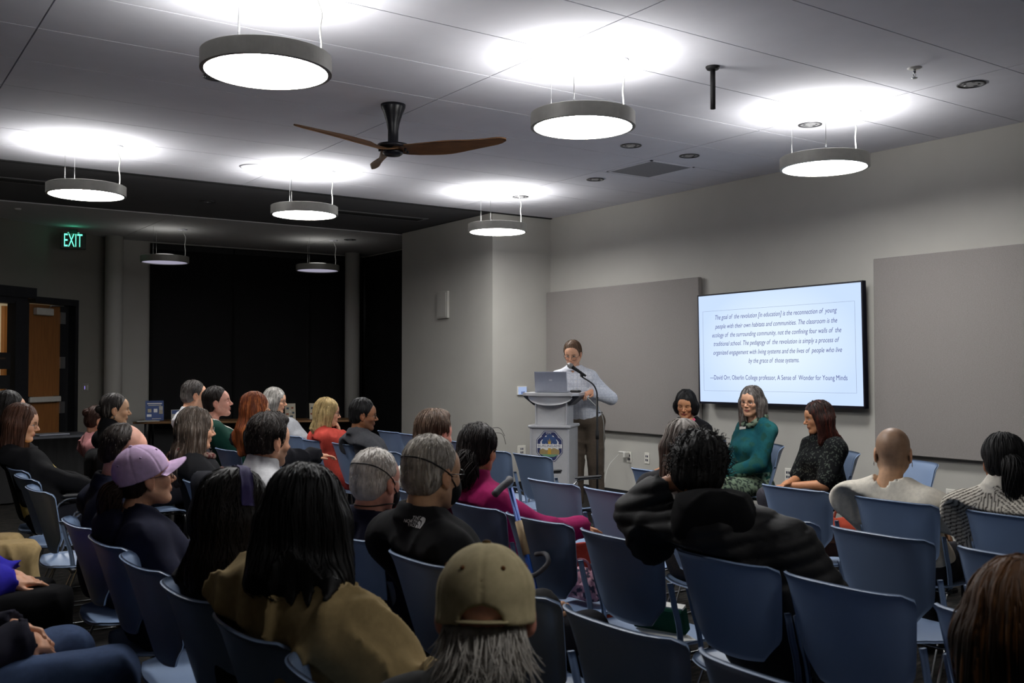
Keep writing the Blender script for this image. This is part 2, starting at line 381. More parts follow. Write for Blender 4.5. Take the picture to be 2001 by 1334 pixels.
em = nt.nodes.new('ShaderNodeEmission'); em.inputs[1].default_value = SCREEN_E; o_ = nt.nodes.new('ShaderNodeOutputMaterial')
nt.links.new(tc.outputs['Object'], vd.inputs[0]); nt.links.new(vd.outputs[0], ln.inputs[0]); nt.links.new(ln.outputs['Value'], rp.inputs[0]); nt.links.new(rp.outputs[0], em.inputs[0]); nt.links.new(em.outputs[0], o_.inputs[0])
scr = G().box((0, -.002, .003), (TVW - .028, .006, TVH - .034)).build('screen', SCREEN, tv)
INK = emis('slide_ink', srgb('5659a2'), .72); INK2 = emis('slide_rule', srgb('93a0b8'), .9)
gt = G()
SLIDE = [('The goal of  the revolution [in education] is the reconnection of  young', -.71, .689, .299, 1), ('people with their own habitats and communities. The classroom is the', -.713, .69, .212, 1),
         ('ecology of  the surrounding community, not the confining four walls of  the', -.752, .729, .129, 1), ('traditional school. The pedagogy of  the revolution is simply a process of', -.735, .707, .046, 1),
         ('organized engagement with living systems and the lives of  people who live', -.742, .732, -.039, 1), ('by the grace of  those systems.', -.30, .281, -.121, 1),
         ('\u2014David Orr, Oberlin College professor, A Sense of  Wonder for Young Minds', -.791, .779, -.278, 0)]
for txt, x0, x1, z, it in SLIDE:
    v, f = text_mesh(txt, .062, .28 if it else 0, x1 - x0)
    gt.add([((x0 + x1) / 2 + p[0], -.0065, z + p[1]) for p in v], f)
gt.build('slide_lettering', INK, tv)
g = G()
for c, dd in (((-.004, 0, .365), (1.74, .001, .0022)), ((-.004, 0, -.404), (1.74, .001, .0022)), ((-.874, 0, -.02), (.0022, .001, .769)), ((.866, 0, -.02), (.0022, .001, .769))): g.box((c[0], -.0062, c[2]), dd)
g.build('slide_border', INK2, tv)
# ================================================================ CEILING FIXTURES AND LAMPS
M_ring = mat('pendant_ring_grey', srgb('a3a29a'), .45, .25, nscale=25, namt=.05)
M_cord = mat('pendant_cord_white', srgb('cfcfca'), .5, nscale=30, namt=.05)
M_cable = mat('steel_cable', srgb('a5a6a6'), .3, .9, nscale=40, namt=.05)
M_down = emis('pendant_diffuser_glow', (1.0, .99, .965), LAMP_DOWN)
M_up = emis('pendant_uplight_glow', (1.0, .99, .965), LAMP_UP)
M_off = emis('pendant_diffuser_dimmed', srgb('c3bfd6'), .62)
M_off2 = emis('pendant_uplight_dimmed', (1, .98, .93), 1.6)
M_down_dim = emis('pendant_diffuser_glow_dim', (1.0, .99, .965), LAMP_DOWN * REAR); M_up_dim = emis('pendant_uplight_glow_dim', (1.0, .99, .965), LAMP_UP * REAR)
def pendant(x, y, z, lit, lab, group, kink=1):
    """z: underside of the lamp"""
    t = thing('pendant_lamp', lab, 'pendant lamp', (x, y, 0), 0, group)
    ro, ri, h = .302, .283, .078
    G().lathe([(ri, z - .002), (ro, z), (ro, z + h), (ro - .006, z + h + .003), (ri, z + h + .003), (ri, z - .002)], seg=96, smooth=False).build('ring', M_ring, t)
    G().lathe([(ri - .001, z + .008), (.26, z + .006), (.001, z + .006)], seg=64).build('diffuser', M_down_dim if lit == 2 else M_down if lit else M_off, t)
    G().lathe([(ri, z + h - .006), (.24, z + h - .004), (.215, z + h + .000), (.205, z + h + .004)], seg=56).build('housing_top', M_ring, t)
    G().lathe([(.204, z + h + .004), (.192, z + h + .014), (.15, z + h + .022), (.08, z + h + .025), (.001, z + h + .025)], seg=48).build('uplight', M_up_dim if lit == 2 else M_up if lit else M_off2, t)
    for an in (100, 220):
        a = R(an); px, py = .25 * math.cos(a), .25 * math.sin(a)
        cb = G().cyl((px, py, z + h), (px, py, CEIL), .0016, seg=6).build('suspension_cable', M_cable, t)
        G().cyl((px, py, z + h), (px, py, z + h + .03), .005, seg=8).build('cable_gripper', M_cable, cb)
    a = R(-20); px, py = .25 * math.cos(a), .25 * math.sin(a)
    pts = [(px, py, z + h), (px + .003, py, z + h + .08), (px - .004, py, z + h + .15), (px + .004 * kink, py, CEIL - .11), (px - .01, py, CEIL - .07), (px - .035 * kink, py, CEIL - .005)]
    G().tube(smooth_path(pts, 4), .0048, 8).build('power_cord', M_cord, t)
    G().lathe([(.001, CEIL - .012), (.055, CEIL - .012), (.06, CEIL - .004), (.06, CEIL)], (px - .035 * kink, py, 0), 28).build('canopy', M_ceil, t)
    return t
LZ = 2.83
pendant(1.677, 4.442, LZ, True, 'largest lit round pendant lamp, nearest the ceiling fan blades', 'lit round pendants')
pendant(3.573, 4.434, LZ, True, 'lit round pendant lamp between the ceiling fan and the black ceiling pole', 'lit round pendants')
pendant(5.697, 4.393, LZ, True, 'lit round pendant lamp closest to the screen wall, near the fire sprinkler', 'lit round pendants')
pendant(1.701, 8.48, LZ, True, 'lit round pendant lamp hanging in line above the exit sign', 'lit round pendants')
pendant(3.564, 8.466, LZ, True, 'lit round pendant lamp hanging below the fan beside the round ceiling speaker', 'lit round pendants')
pendant(5.642, 8.40, LZ, True, 'lit round pendant lamp hanging in front of the closet corner', 'lit round pendants')
pendant(3.591, 13.10, 2.80, False, 'dimmed round pendant lamp next to the exit sign by the round column', 'dimmed round pendants')
pendant(5.673, 13.0, 2.80, False, 'dimmed round pendant lamp in front of the middle black shades', 'dimmed round pendants')

for x in (1.69, 3.57): pendant(x, .42, LZ, 2, 'round pendant lamp of the row overhead, outside the picture', 'round pendants outside the picture')
# ceiling fan with three wooden blades
M_blade = mat('fan_blade_walnut', srgb('7a5634'), .5, nscale=6, namt=.18, stretch=(1.5, 1.5, 12))
M_fanblk = mat('fan_black', srgb('15161d'), .35, nscale=20, namt=.1)
fan = thing('ceiling_fan', 'three-bladed ceiling fan with brown wooden blades and black stem', 'ceiling fan', (3.16, 5.985, 0))
G().lathe([(.001, CEIL), (.085, CEIL), (.083, CEIL - .02), (.062, CEIL - .07), (.044, CEIL - .13), (.036, CEIL - .18), (.036, CEIL - .265), (.05, CEIL - .275)], seg=36).build('stem', M_fanblk, fan)
hz = 2.965
G().lathe([(.001, hz + .01), (.06, hz + .01), (.105, hz), (.108, hz - .025), (.001, hz - .03)], seg=40).build('motor_housing', M_fanblk, fan)
G().lathe([(.001, hz - .075), (.05, hz - .075), (.07, hz - .06), (.07, hz - .045), (.001, hz - .045)], seg=36).build('hub_cap', M_fanblk, fan)
def blade(an):
    n, m = 26, 9; P = np.zeros((n, m, 3)); ca, sa = math.cos(R(an)), math.sin(R(an)); L = .775
    for i in range(n):
        u = i / (n - 1); r = .02 + L * u
        wd = .085 + .045 * math.sin(min(1, u * 1.5) * PI) if u < .3 else .118 - .05 * (u - .3) / .7
        wd = .16 - .06 * min(1, u / .18) + .03 * math.exp(-((u - .45) / .22) ** 2) - .035 * max(0, u - .5) / .5
        if u > .9: wd *= math.sqrt(max(.02, 1 - ((u - .9) / .1) ** 2 * .9))
        tw = R(33) * (1 - .28 * u) * min(1, u * 5); sweep = .035 * math.sin(u * PI) - .03 * u
        for j in range(m):
            v = (j / (m - 1) - .5) * wd; x, y, z = r, v * math.cos(tw) + sweep, -v * math.sin(tw) - .010 * (1 - (2 * j / (m - 1) - 1) ** 2) * 0 + .03 * u * u
            P[i, j] = (x * ca - y * sa, x * sa + y * ca, hz - .035 + z)
    return G().grid(P, True, .010)
for an in (-46, 74, 194):
    b = blade(an).build('blade', M_blade, fan)
    for k in (-1, 1):
        a = R(an) + k * .28; G().cyl((.10 * math.cos(a), .10 * math.sin(a), hz - .056), (.10 * math.cos(a), .10 * math.sin(a), hz - .035), .009, seg=10).build('bolt', M_fanblk, b)

# recessed downlights (all unlit), each with a reflector cone
M_refl = mat('downlight_reflector', srgb('b4b4b6'), .3, .45, nscale=30, namt=.25, stretch=(1, 1, .2))
M_trim = mat('downlight_trim_dark', srgb('4a4a4c'), .4, .5, nscale=20, namt=.1)
def downlight(x, y, lab, z=CEIL, r=.078):
    t = thing('recessed_downlight', lab, 'downlight', (x, y, 0), 0, 'unlit recessed downlights')
    G().lathe([(r + .008, z - .001), (r + .008, z - .006), (r - .004, z - .008), (r - .006, z - .001)], seg=36).build('trim_ring', M_trim, t)
    G().lathe([(r - .006, z - .002), (r * .86, z - .0024), (r * .55, z - .0028), (.001, z - .003)], seg=20, smooth=False).build('reflector', M_refl, t)
    for k in range(5):
        a = k * 1.3; G().box((.045 * math.cos(a), .045 * math.sin(a), z - .0045), (.014, .02, .003), Matrix.Rotation(a, 3, 'Z')).build('reflector_facet', M_alu if k % 2 else M_trim, t)
for x, y, lab in ((1.959, 6.021, 'unlit recessed downlight half hidden behind the largest pendant lamp'), (5.327, 5.992, 'unlit recessed downlight just past the pendant lamp beside the ceiling pole'),
                  (5.994, 6.002, 'unlit recessed downlight nearer the screen wall beside the square air grille'), (6.011, 7.274, 'unlit recessed downlight beyond the square air grille'),
                  (5.982, 8.472, 'unlit recessed downlight beside the pendant lamp of the closet corner'), (5.952, 4.714, 'unlit recessed downlight behind the cables of the pendant by the screen wall'),
                  (5.936, 3.452, 'unlit recessed downlight beyond the fire sprinkler along the screen wall'), (6.041, 12.724, 'unlit recessed downlight in the far dark ceiling near the column')):
    downlight(x, y, lab)
downlight(3.387, 10.705, 'unlit recessed downlight in the dark ceiling soffit', CEIL + .008)
# square perforated air grille
M_perf = bpy.data.materials.new('perforated_metal'); M_perf.use_nodes = True; nt = M_perf.node_tree; b = nt.nodes['Principled BSDF']; b.inputs['Roughness'].default_value = .6
tc = nt.nodes.new('ShaderNodeTexCoord'); vo = nt.nodes.new('ShaderNodeTexVoronoi'); vo.inputs['Scale'].default_value = 62; vo.inputs['Randomness'].default_value = 0
rp = nt.nodes.new('ShaderNodeValToRGB'); rp.color_ramp.elements[0].position = .42; rp.color_ramp.elements[0].color = (*srgb('2b2b2e'), 1); rp.color_ramp.elements[1].position = .5; rp.color_ramp.elements[1].color = (*srgb('8f8f94'), 1)
nt.links.new(tc.outputs['Object'], vo.inputs['Vector']); nt.links.new(vo.outputs['Distance'], rp.inputs[0]); nt.links.new(rp.outputs[0], b.inputs['Base Color'])
t = thing('air_grille', 'square perforated air return grille in the white ceiling', 'air grille', (6.11, 6.615, 0))
G().box((0, 0, CEIL - .003), (.48, .56, .004)).build('perforated_plate', M_perf, t)
g = G()
for c, dd in (((.25, 0), (.02, .60)), ((-.25, 0), (.02, .60)), ((0, .29), (.52, .02)), ((0, -.29), (.52, .02))): g.box((c[0], c[1], CEIL - .004), (dd[0], dd[1], .007))
g.build('grille_frame', M_ceil, t)
# slot diffusers in the soffit
for x0, x1, lab in ((4.70, 5.95, 'long slot air diffuser in the dark soffit by the closet'), (.55, 1.85, 'long slot air diffuser in the dark soffit above the doors')):
    t = thing('slot_diffuser', lab, 'slot diffuser', ((x0 + x1) / 2, 10.56, 0))
    G().box((0, 0, CEIL + .008), (x1 - x0 + .1, .26, .006)).build('diffuser_frame', mat('diffuser_frame_grey', srgb('7c7c7e'), .6, nscale=20, namt=.05), t)
    for k in (-1, 0, 1): G().box((0, k * .055, CEIL + .004), (x1 - x0, .038, .006)).build('slot', M_black, t)
# projector pole, sprinkler, ceiling speaker, smoke detector
t = thing('ceiling_pole', 'short black mounting pole hanging from the white ceiling', 'mounting pole', (4.322, 4.13, 0))
G().cyl((0, 0, CEIL), (0, 0, 2.985), .0155, seg=20).build('pole', M_black, t)
G().lathe([(.001, CEIL - .018), (.035, CEIL - .018), (.042, CEIL - .006), (.042, CEIL)], seg=24).build('ceiling_flange', M_black, t)
t = thing('fire_sprinkler', 'small chrome fire sprinkler head on the white ceiling', 'sprinkler', (5.339, 3.461, 0))
G().lathe([(.001, CEIL - .008), (.03, CEIL - .008), (.042, CEIL)], seg=24).build('escutcheon', M_white_plastic, t)
g = G(); g.cyl((0, 0, CEIL), (0, 0, CEIL - .03), .008, seg=10)
for s in (-1, 1): g.tube([(0, 0, CEIL - .028), (s * .014, 0, CEIL - .04), (0, 0, CEIL - .058)], .0022, 6)
g.build('sprinkler_frame', M_chrome, t); G().cyl((0, 0, CEIL - .058), (0, 0, CEIL - .061), .017, seg=16).build('deflector', M_chrome, t)
t = thing('ceiling_speaker', 'round flush white loudspeaker grille in the ceiling', 'ceiling speaker', (3.138, 8.559, 0))
G().lathe([(.001, CEIL - .004), (.118, CEIL - .004)], seg=40).build('speaker_grille', M_ceil, t)
G().lathe([(.118, CEIL - .003), (.122, CEIL - .008), (.135, CEIL - .008), (.14, CEIL)], seg=40).build('speaker_rim', M_ceil, t)
for x, y, lab in ((3.9, 7.35, 'tiny white ceiling sensor disc beyond the ceiling fan'), (1.75, 12.35, 'small round smoke detector in the dark ceiling near the exit sign')):
    t = G().lathe([(.001, CEIL - .02), (.03, CEIL - .018), (.04, CEIL)], (x, y, 0), 24).build('ceiling_sensor', M_white_plastic); tag(t, lab, 'sensor')

# exit sign hanging from the ceiling by the doors
EX = Vector((2.58, 13.62, 3.06)); ex = thing('exit_sign', 'green lit exit sign hanging from the ceiling by the doors', 'exit sign', EX, R(-10))
M_exit = emis('exit_letters_green', (.16, .95, .62), 1.6)
G().box((0, 0, 0), (.30, .035, .21), None, .006).build('sign_plate', mat('exit_plate_dark', srgb('16261f'), .3, nscale=20, namt=.1), ex)
v, f = text_mesh('EXIT', .24, 0, .215); hgt = v[:, 1].max() - v[:, 1].min(); G().add([(p[0], -.0195, p[1] * .165 / hgt) for p in v], f).build('sign_letters', M_exit, ex)
G().box((0, 0, .125), (.10, .05, .05), None, .006).build('sign_canopy', M_black, ex)
G().box((0, -.012, .1075), (.14, .008, .004)).build('sign_top_glow', M_exit, ex)
el = bpy.data.lights.new('exit_glow', 'POINT'); el.energy = .12; el.color = (.1, 1, .55); el.shadow_soft_size = .03
elo = bpy.data.objects.new('exit_glow', el); COL.objects.link(elo); elo.location = EX + Vector((.02, -.10, .10)); elo.parent = None; tag(elo, kind='helper')
elo.parent = ex; elo.location = (0, -.10, .10)

# ---------------------------------------------------------------- small things on the walls
M_ivory = mat('outlet_ivory', srgb('e8e5dc'), .4, nscale=15, namt=.02); M_slot = mat('outlet_slot', srgb('23283c'), .5, nscale=20, namt=.1)
def outlet(x, y, z, lab, axis, slots=4, w_=.075, name='wall_outlet'):
    t = thing(name, lab, 'wall outlet', (x, y, z), -PI / 2 if axis == 'x' else 0.0)
    G().box((0, -.004, 0), (w_, .008, .118), None, .003).build('cover_plate', M_ivory, t)
    for i in range(slots): G().box((-.012 + .024 * (i % 2), -.009, .02 - .04 * (i // 2)), (.014, .002, .022)).build('socket', M_slot, t)
    return t
outlet(7.18, 8.117, .466, 'wall outlet with the white charger plugged in beside the mic stand', 'x')
outlet(7.18, 7.832, .477, 'ivory wall outlet between the charger and the woman in black jacket', 'x')
outlet(7.18, 5.955, .471, 'ivory wall outlet between the teal blouse woman and the panelist in black', 'x')
outlet(7.18, 4.382, .442, 'ivory wall outlet beside the ribbed knit sweater', 'x')
outlet(6.75, 9.54, .46, 'double ivory wall outlet behind the blue chairs by the podium', 'y', 4, .115)
t = thing('control_tablet', 'small lit touch panel on the closet wall above the podium edge', 'control panel', (6.75, 9.54, 1.166))
G().box((0, -.011, 0), (.135, .022, .105), None, .005).build('tablet_case', M_white_plastic, t)
G().box((0, -.0225, .0), (.12, .002, .088)).build('tablet_screen', emis('tablet_glow', srgb('b9cdf5'), .75), t)
g = G()
for i in range(3):
    for j in range(2): g.box((-.012 + i * .018, -.024, -.018 - j * .016), (.014, .001, .011))
g.build('tablet_button', emis('tablet_button', srgb('1d2f86'), .6), t)
t = thing('wall_sconce', 'tall narrow white wall panel on the closet side wall', 'wall panel', (6.34, 10.634, 2.22))
G().box((-.018, 0, 0), (.036, .26, .34), None, .006).build('sconce_body', M_wall, t); G().box((-.038, 0, 0), (.006, .20, .30)).build('sconce_face', M_wall, t)
t = thing('light_switch', 'dark wall switch plate with a small violet pilot light beside the doors', 'light switch', wl(1.508, -.001, 1.168), WANG)
G().box((0, -.004, 0), (.125, .008, .12), None, .003).build('switch_plate', mat('switch_plate_grey', srgb('8d8a83'), .5, nscale=20, namt=.03), t)
for k in (-1, 1): G().box((k * .024, -.009, 0), (.03, .004, .065)).build('rocker', M_wall, t)
G().box((-.03, -.0115, .0), (.012, .002, .04)).build('pilot_light', emis('pilot_violet', (.35, .25, 1), .8), t)
# ================================================================ CHAIRS
M_poly = mat('blue_polypropylene', srgb('7286a4'), .42, nscale=8, namt=.03, bump=.12, bscale=900, dist=.001)
M_polyb = M_poly
M_sled = mat('chair_chrome_wire', srgb('b2b3b5'), .25, 1.0, nscale=15, namt=.04)
M_clip = mat('chair_black_clip', srgb('151619'), .5, nscale=20, namt=.1)
def lerp(a, b, t): return a + (b - a) * t
def back_x(z):                     # rake of the back shell: z .45 .. .83
    t = (z - .45) / .38; return -.185 - .075 * t - .03 * t * t
def make_chair():
    """faces +x; origin on the floor under the seat centre; top edge of the back at x = -.29"""
    t = thing('stacking_chair', 'x', 'chair')
    # seat: dished shell with waterfall front and a rear shelf
    n, m = 15, 17; P = np.zeros((n, m, 3))
    for i in range(n):
        u = i / (n - 1); x = -.232 + .462 * u
        hw = .218 - .03 * max(0, (.25 - u) / .25) ** 2 * 1.5 - .012 * max(0, (u - .75) / .25) ** 2
        for j in range(m):
            v = 2 * j / (m - 1) - 1
            rear = .02 * v * v * (1 - u) ** 3
            z = .437 - .020 * (1 - v * v) * math.sin(PI * min(1, u * 1.1)) ** .7 - .045 * max(0, (u - .78) / .22) ** 2 + .012 * abs(v) ** 4
            P[i, j] = (x + rear * 1.5, v * hw, z)
    G().grid(P, True, .010, flip=False).build('seat', M_poly, t)
    # back shell: tall panel, wings curling forward, tongue narrowing at the bottom, two side struts
    g = G(); n, m = 20, 21; P = np.zeros((n, m, 3))
    for i in range(n):
        u = i / (n - 1); z = .506 + .324 * u
        hw = .122 + .064 * min(1, max(0, (z - .506) / .075)) + .035 * max(0, (z - .581) / .249) ** .8
        for j in range(m):
            v = 2 * j / (m - 1) - 1; y = v * hw
            zz = z - (.014 * (max(0, abs(v) - .9) / .1) ** 2 * max(0, (u - .9) / .1)) - .004 * v * v * u + .012 * (1 - v * v) * (1 - u) * -1
            wing = .030 * abs(y / .22) ** 2 + .048 * abs(y / .22) ** 6
            lip = -.008 * max(0, (u - .86) / .14) ** 2
            P[i, j] = (back_x(z) + wing + lip + .012 * (1 - u) ** 2, y, zz)
    g.grid(P, True, .009, flip=True)
    for s in (-1, 1):
        n2 = 12; Q = np.zeros((n2, 4, 3))
        for i in range(n2):
            u = i / (n2 - 1); z = .428 + .25 * u
            xb = back_x(max(z, .45)) + .066
            x0 = lerp(-.118, xb, min(1, u * 1.6) ** .8); yy = lerp(.212, .218, u)
            for j in range(4):
                k = j / 3 - .5; Q[i, j] = (x0 + k * .012 * 1, s * (yy + .003 + k * .0), z)
                Q[i, j] = (x0 + .020 * (k - .1), s * (yy - .010 * (k < 0) * abs(k)), z)
        g.grid(Q, True, .009, flip=(s < 0))
    g.build('backrest', M_polyb, t)
    for s in (-1, 1):
        y0, y1 = s * .195, s * .216
        pts = [(.17, s * .10, .405), (.175, y0 * .97, .405), (.18, y0, .39), (.235, y1, .03), (.232, y1, .012), (.21, y1, .008), (-.27, y1, .008), (-.292, y1, .012), (-.295, y1, .03), (-.125, y0, .40), (-.12, y0 * .97, .413), (-.12, s * .10, .415)]
        f = G().tube(smooth_path(pts, 3), .0062, 7).build('leg_frame', M_sled, t)
        for x in (.19, -.25): G().box((x, y1, .006), (.04, .016, .012), None, .003).build('glide', M_clip, f)
    g = G(); g.cyl((-.12, -.2, .414), (-.12, .2, .414), .0062, seg=7); g.cyl((.17, -.19, .404), (.17, .19, .404), .0062, seg=7)
    g.tube([(.17, -.10, .404), (-.12, -.10, .414)], .0055, 6); g.tube([(.17, .10, .404), (-.12, .10, .414)], .0055, 6)
    g.build('seat_support', M_sled, t)
    for s in (-1, 1): G().box((-.105, s * .217, .425), (.055, .018, .022), None, .005).build('connector', M_clip, t)
    return t
CHAIR0 = make_chair(); _used = [0]
CHAIRS = {}
def add_arms(t):
    for s in (-1, 1):
        y = s * .232
        G().tube(smooth_path([(-.262, s * .216, .012), (-.15, s * .222, .30), (-.045, y, .585), (-.015, y, .635), (.04, y, .655), (.21, y, .652)], 5), .0068, 8).build('arm_frame', M_sled, t)
        G().box((.10, y, .667), (.23, .034, .016), None, .006).build('armrest', M_clip, t)
ARMED = ('empty blue chair across the aisle with chrome legs', 'blue chair under the woman in the black cardigan', 'blue chair behind the black cardigan', 'empty blue chair in front of the podium', 'empty blue chair behind the large empty chair')
def chair(row, y, lab, group, rz=0.0, key=None):
    """row: x of the top edge of the back"""
    o = CHAIR0 if not _used[0] else dup(CHAIR0); _used[0] = 1
    o.location = (row + .29 * math.cos(R(rz)), y + .29 * math.sin(R(rz)), 0); o.rotation_euler = (0, 0, R(rz))
    o['label'] = lab; o['group'] = group
    if lab.startswith(ARMED): add_arms(o)
    return o
ROWS = [(.80, 'audience row nearest the camera'), (1.56, 'second audience row'), (2.37, 'third audience row'), (3.21, 'fourth audience row'), (4.06, 'audience row facing the panelists')]
# (row index, y centre, label)
CH = [
 (0, 4.27, 'blue chair under the person in the lavender cap'), (0, 3.77, 'blue chair with back seen behind the lavender-capped person, second from the aisle'),
 (0, 3.30, 'blue chair with pale inner back showing, third from the aisle, next to the aisle legs'), (0, 2.81, 'blue chair behind the woman wearing the purple headband'),
 (0, 2.34, 'blue chair behind the hem of the tan jacket'), (0, 1.86, 'blue chair with only a curled back corner showing below the tan jacket'),
 (1, 4.75, 'blue chair under the man in the pale fleece collar'), (1, 3.40, 'blue chair under the white-haired man with the mask strap'), (1, 2.84, 'blue chair under the grey-haired man in the black logo jacket'),
 (1, 2.35, 'blue chair straight past the khaki cap, seat showing beside his ear'), (1, 1.87, 'big empty blue chair beside the khaki-capped man, second row'), (1, 1.38, 'empty blue chair at the frame bottom edge below the puffer jacket'),
 (1, .88, 'blue chair under the brown-haired person in the frame corner'),
 (2, 4.30, 'blue chair under the brown-haired man in white tee'), (2, 3.80, 'blue chair under the woman in the magenta sweater'), (2, 3.32, 'empty blue chair with the blue cane hooked over its back'),
 (2, 2.81, 'empty blue chair holding a green folder and papers'), (2, 2.285, 'blue chair under the black puffer jacket'), (2, 1.82, 'large empty blue chair next to the puffer jacket, third row'),
 (2, 1.32, 'empty blue chair partly hidden by the brown-haired head in the corner'),
 (3, 4.33, 'empty blue chair beyond the magenta-sweater woman, fourth row'), (3, 3.83, 'empty blue chair between the magenta sweater and the grey-haired woman'), (3, 3.30, 'blue chair under the grey-haired woman in dark jacket'),
 (3, 2.79, 'empty blue chair whose back edge peeks out past the puffer jacket'), (3, 2.29, 'empty blue chair behind the large empty chair, in line with the shaved-head person'), (3, 1.76, 'empty blue chair in front of the striped sweater'),
 (4, 5.70, 'empty blue chair in front of the podium emblem'), (4, 6.20, 'empty blue chair beside the podium chair, next to the double outlet'),
 (4, 4.42, 'empty blue chair below the charger outlet'), (4, 3.38, 'empty blue chair before the panelist in black patterned shirt'), (4, 2.80, 'blue chair under the shaved-head person in cream tee'), (4, 2.23, 'blue chair under the striped sweater'),
]
for r, y, lab in CH: chair(ROWS[r][0], y, lab, ROWS[r][1])
# seats across the aisle
for x, y, rz, lab in ((.86, 5.57, 0, 'empty blue chair across the aisle with chrome legs in full view'), (.90, 6.22, 0, 'blue chair under the woman in the black cardigan'), (.93, 6.76, 0, 'blue chair behind the black cardigan at the frame edge'),
                      (1.62, 5.40, 0, 'blue chair under the woman with long grey-brown hair'), (1.62, 7.25, 0, 'blue chair under the woman with the grey bun'), (1.62, 7.78, 0, 'blue chair under the person in pink'),
                      (2.45, 6.62, 0, 'blue chair under the red-haired woman'), (2.45, 7.40, 0, 'blue chair under the woman in the green cardigan'), (2.5, 8.55, 0, 'blue chair under the man in white collar'), (2.67, 8.02, 0, 'blue chair between the green cardigan and the red hair'),
                      (3.43, 8.53, 0, 'blue chair under the woman in grey jacket with glasses'), (3.36, 7.9, -3, 'blue chair between the grey jacket and the coral blazer'), (3.40, 7.36, 0, 'blue chair in front of the coral blazer'),
                      (3.38, 6.62, 0, 'blue chair under the man in grey jacket with black hair'), (4.41, 8.52, 0, 'empty blue chair before the closet, close to the man in grey jacket'), (4.40, 8.05, 0, 'empty blue chair against the closet corner'),
                      (4.3, 7.0, 0, 'empty blue chair behind the brown-haired man in white tee')):
    chair(x, y, lab, 'seats across the aisle', rz)
for x, y, lab in ((0.0, 5.35, 'blue chair under the person in khaki trousers'), (0.0, 4.15, 'blue chair under the person with blue sleeves'), (0.0, 3.22, 'blue chair under the person in jeans at the frame corner')):
    chair(x, y, lab, 'seats at the frame edge')
for x, y, rz, lab in ((6.30, 6.02, 172, 'blue chair under the panelist in the black jacket'), (6.23, 5.27, 152, 'blue chair under the panelist in the teal blouse'), (6.17, 4.53, 150, 'blue chair under the panelist in the black patterned shirt'), (5.92, 3.82, 165, 'empty blue chair facing the audience below the acoustic panel')):
    chair(x, y, lab, 'panel chairs by the screen wall', rz)
# ================================================================ SDF MODELLING: one continuous surface per body or garment
F4 = np.float32
def V(*a): return np.array(a, float)
def rotm(yaw=0, pitch=0, roll=0):
    """yaw about z, then pitch (positive looks down), then roll (positive leans to its left)"""
    y, p, r = R(yaw), R(pitch), R(roll)
    Z_ = np.array([[math.cos(y), -math.sin(y), 0], [math.sin(y), math.cos(y), 0], [0, 0, 1]])
    Y_ = np.array([[math.cos(p), 0, math.sin(p)], [0, 1, 0], [-math.sin(p), 0, math.cos(p)]])
    X_ = np.array([[1, 0, 0], [0, math.cos(r), math.sin(r)], [0, -math.sin(r), math.cos(r)]])
    return Z_ @ Y_ @ X_
def vnoise(P, seed=0):
    i = np.floor(P).astype(np.int64); f = P - i; u = f * f * (3 - 2 * f); out = 0
    for dx in (0, 1):
        for dy in (0, 1):
            for dz in (0, 1):
                h = ((i[:, 0] + dx) * 374761393 + (i[:, 1] + dy) * 668265263 + (i[:, 2] + dz) * 1274126177 + seed * 974711) & 0xffffffff
                h = ((h ^ (h >> 13)) * 1274126177) & 0xffffffff; h = (h ^ (h >> 16)) & 0xffff
                wgt = (u[:, 0] if dx else 1 - u[:, 0]) * (u[:, 1] if dy else 1 - u[:, 1]) * (u[:, 2] if dz else 1 - u[:, 2])
                out = out + wgt * (h / 65535.0)
    return out
def smin(a, b, k):
    if k <= 0: return np.minimum(a, b)
    h = np.maximum(k - np.abs(a - b), 0) / k; return np.minimum(a, b) - h * h * k * .25
def d_cap(P, a, b, ra, rb):
    ab = b - a; h = np.clip(((P - a) @ ab) / (ab @ ab + 1e-12), 0, 1)
    return np.linalg.norm(P - a - h[:, None] * ab, axis=1) - (ra + (rb - ra) * h)
def d_ell(P, c, r, M=None):
    q = P - c
    if M is not None: q = q @ M
    k0 = np.linalg.norm(q / r, axis=1); k1 = np.linalg.norm(q / (r * r), axis=1) + 1e-9
    return k0 * (k0 - 1) / k1
def d_box(P, c, hs, rd, M=None):
    q = P - c
    if M is not None: q = q @ M
    q = np.abs(q) - (hs - rd); return np.linalg.norm(np.maximum(q, 0), axis=1) + np.minimum(q.max(axis=1), 0) - rd
class S:
    def __init__(s): s.ops = []
    def add(s, fn, k=.02, mode='u'): s.ops.append((mode, fn, k)); return s
    def cap(s, a, b, ra, rb=None, k=.02, mode='u'):
        a, b = np.array(a, float), np.array(b, float); rb_ = ra if rb is None else rb
        return s.add(lambda P: d_cap(P, a, b, ra, rb_), k, mode)
    def ell(s, c, r, k=.02, M=None, mode='u'):
        c, r = np.array(c, float), np.array(r, float); return s.add(lambda P: d_ell(P, c, r, M), k, mode)
    def box(s, c, hs, rd=.005, k=.01, M=None, mode='u'):
        c, hs = np.array(c, float), np.array(hs, float); return s.add(lambda P: d_box(P, c, hs, rd, M), k, mode)
    def plane(s, p, n, k=.01):
        """keep the side the normal points away from"""
        p, n = np.array(p, float), np.array(n, float); n = n / np.linalg.norm(n); return s.add(lambda P: (P - p) @ n, k, 'i')
    def warp(s, fn): s.ops.append(('f', fn, 0)); return s
    def __call__(s, P):
        d = np.full(len(P), 9.0)
        for mode, fn, k in s.ops:
            if mode == 'u': d = smin(d, fn(P), k)
            elif mode == 's': d = -smin(-d, fn(P), k)
            elif mode == 'i': d = -smin(-d, -fn(P), k)
            else: d = fn(P, d)
        return d
CORN = [(a, b, c) for a in (0, 1) for b in (0, 1) for c in (0, 1)]
EDG = [(p, q) for p in CORN for q in CORN if sum(abs(p[i] - q[i]) for i in range(3)) == 1 and p < q]
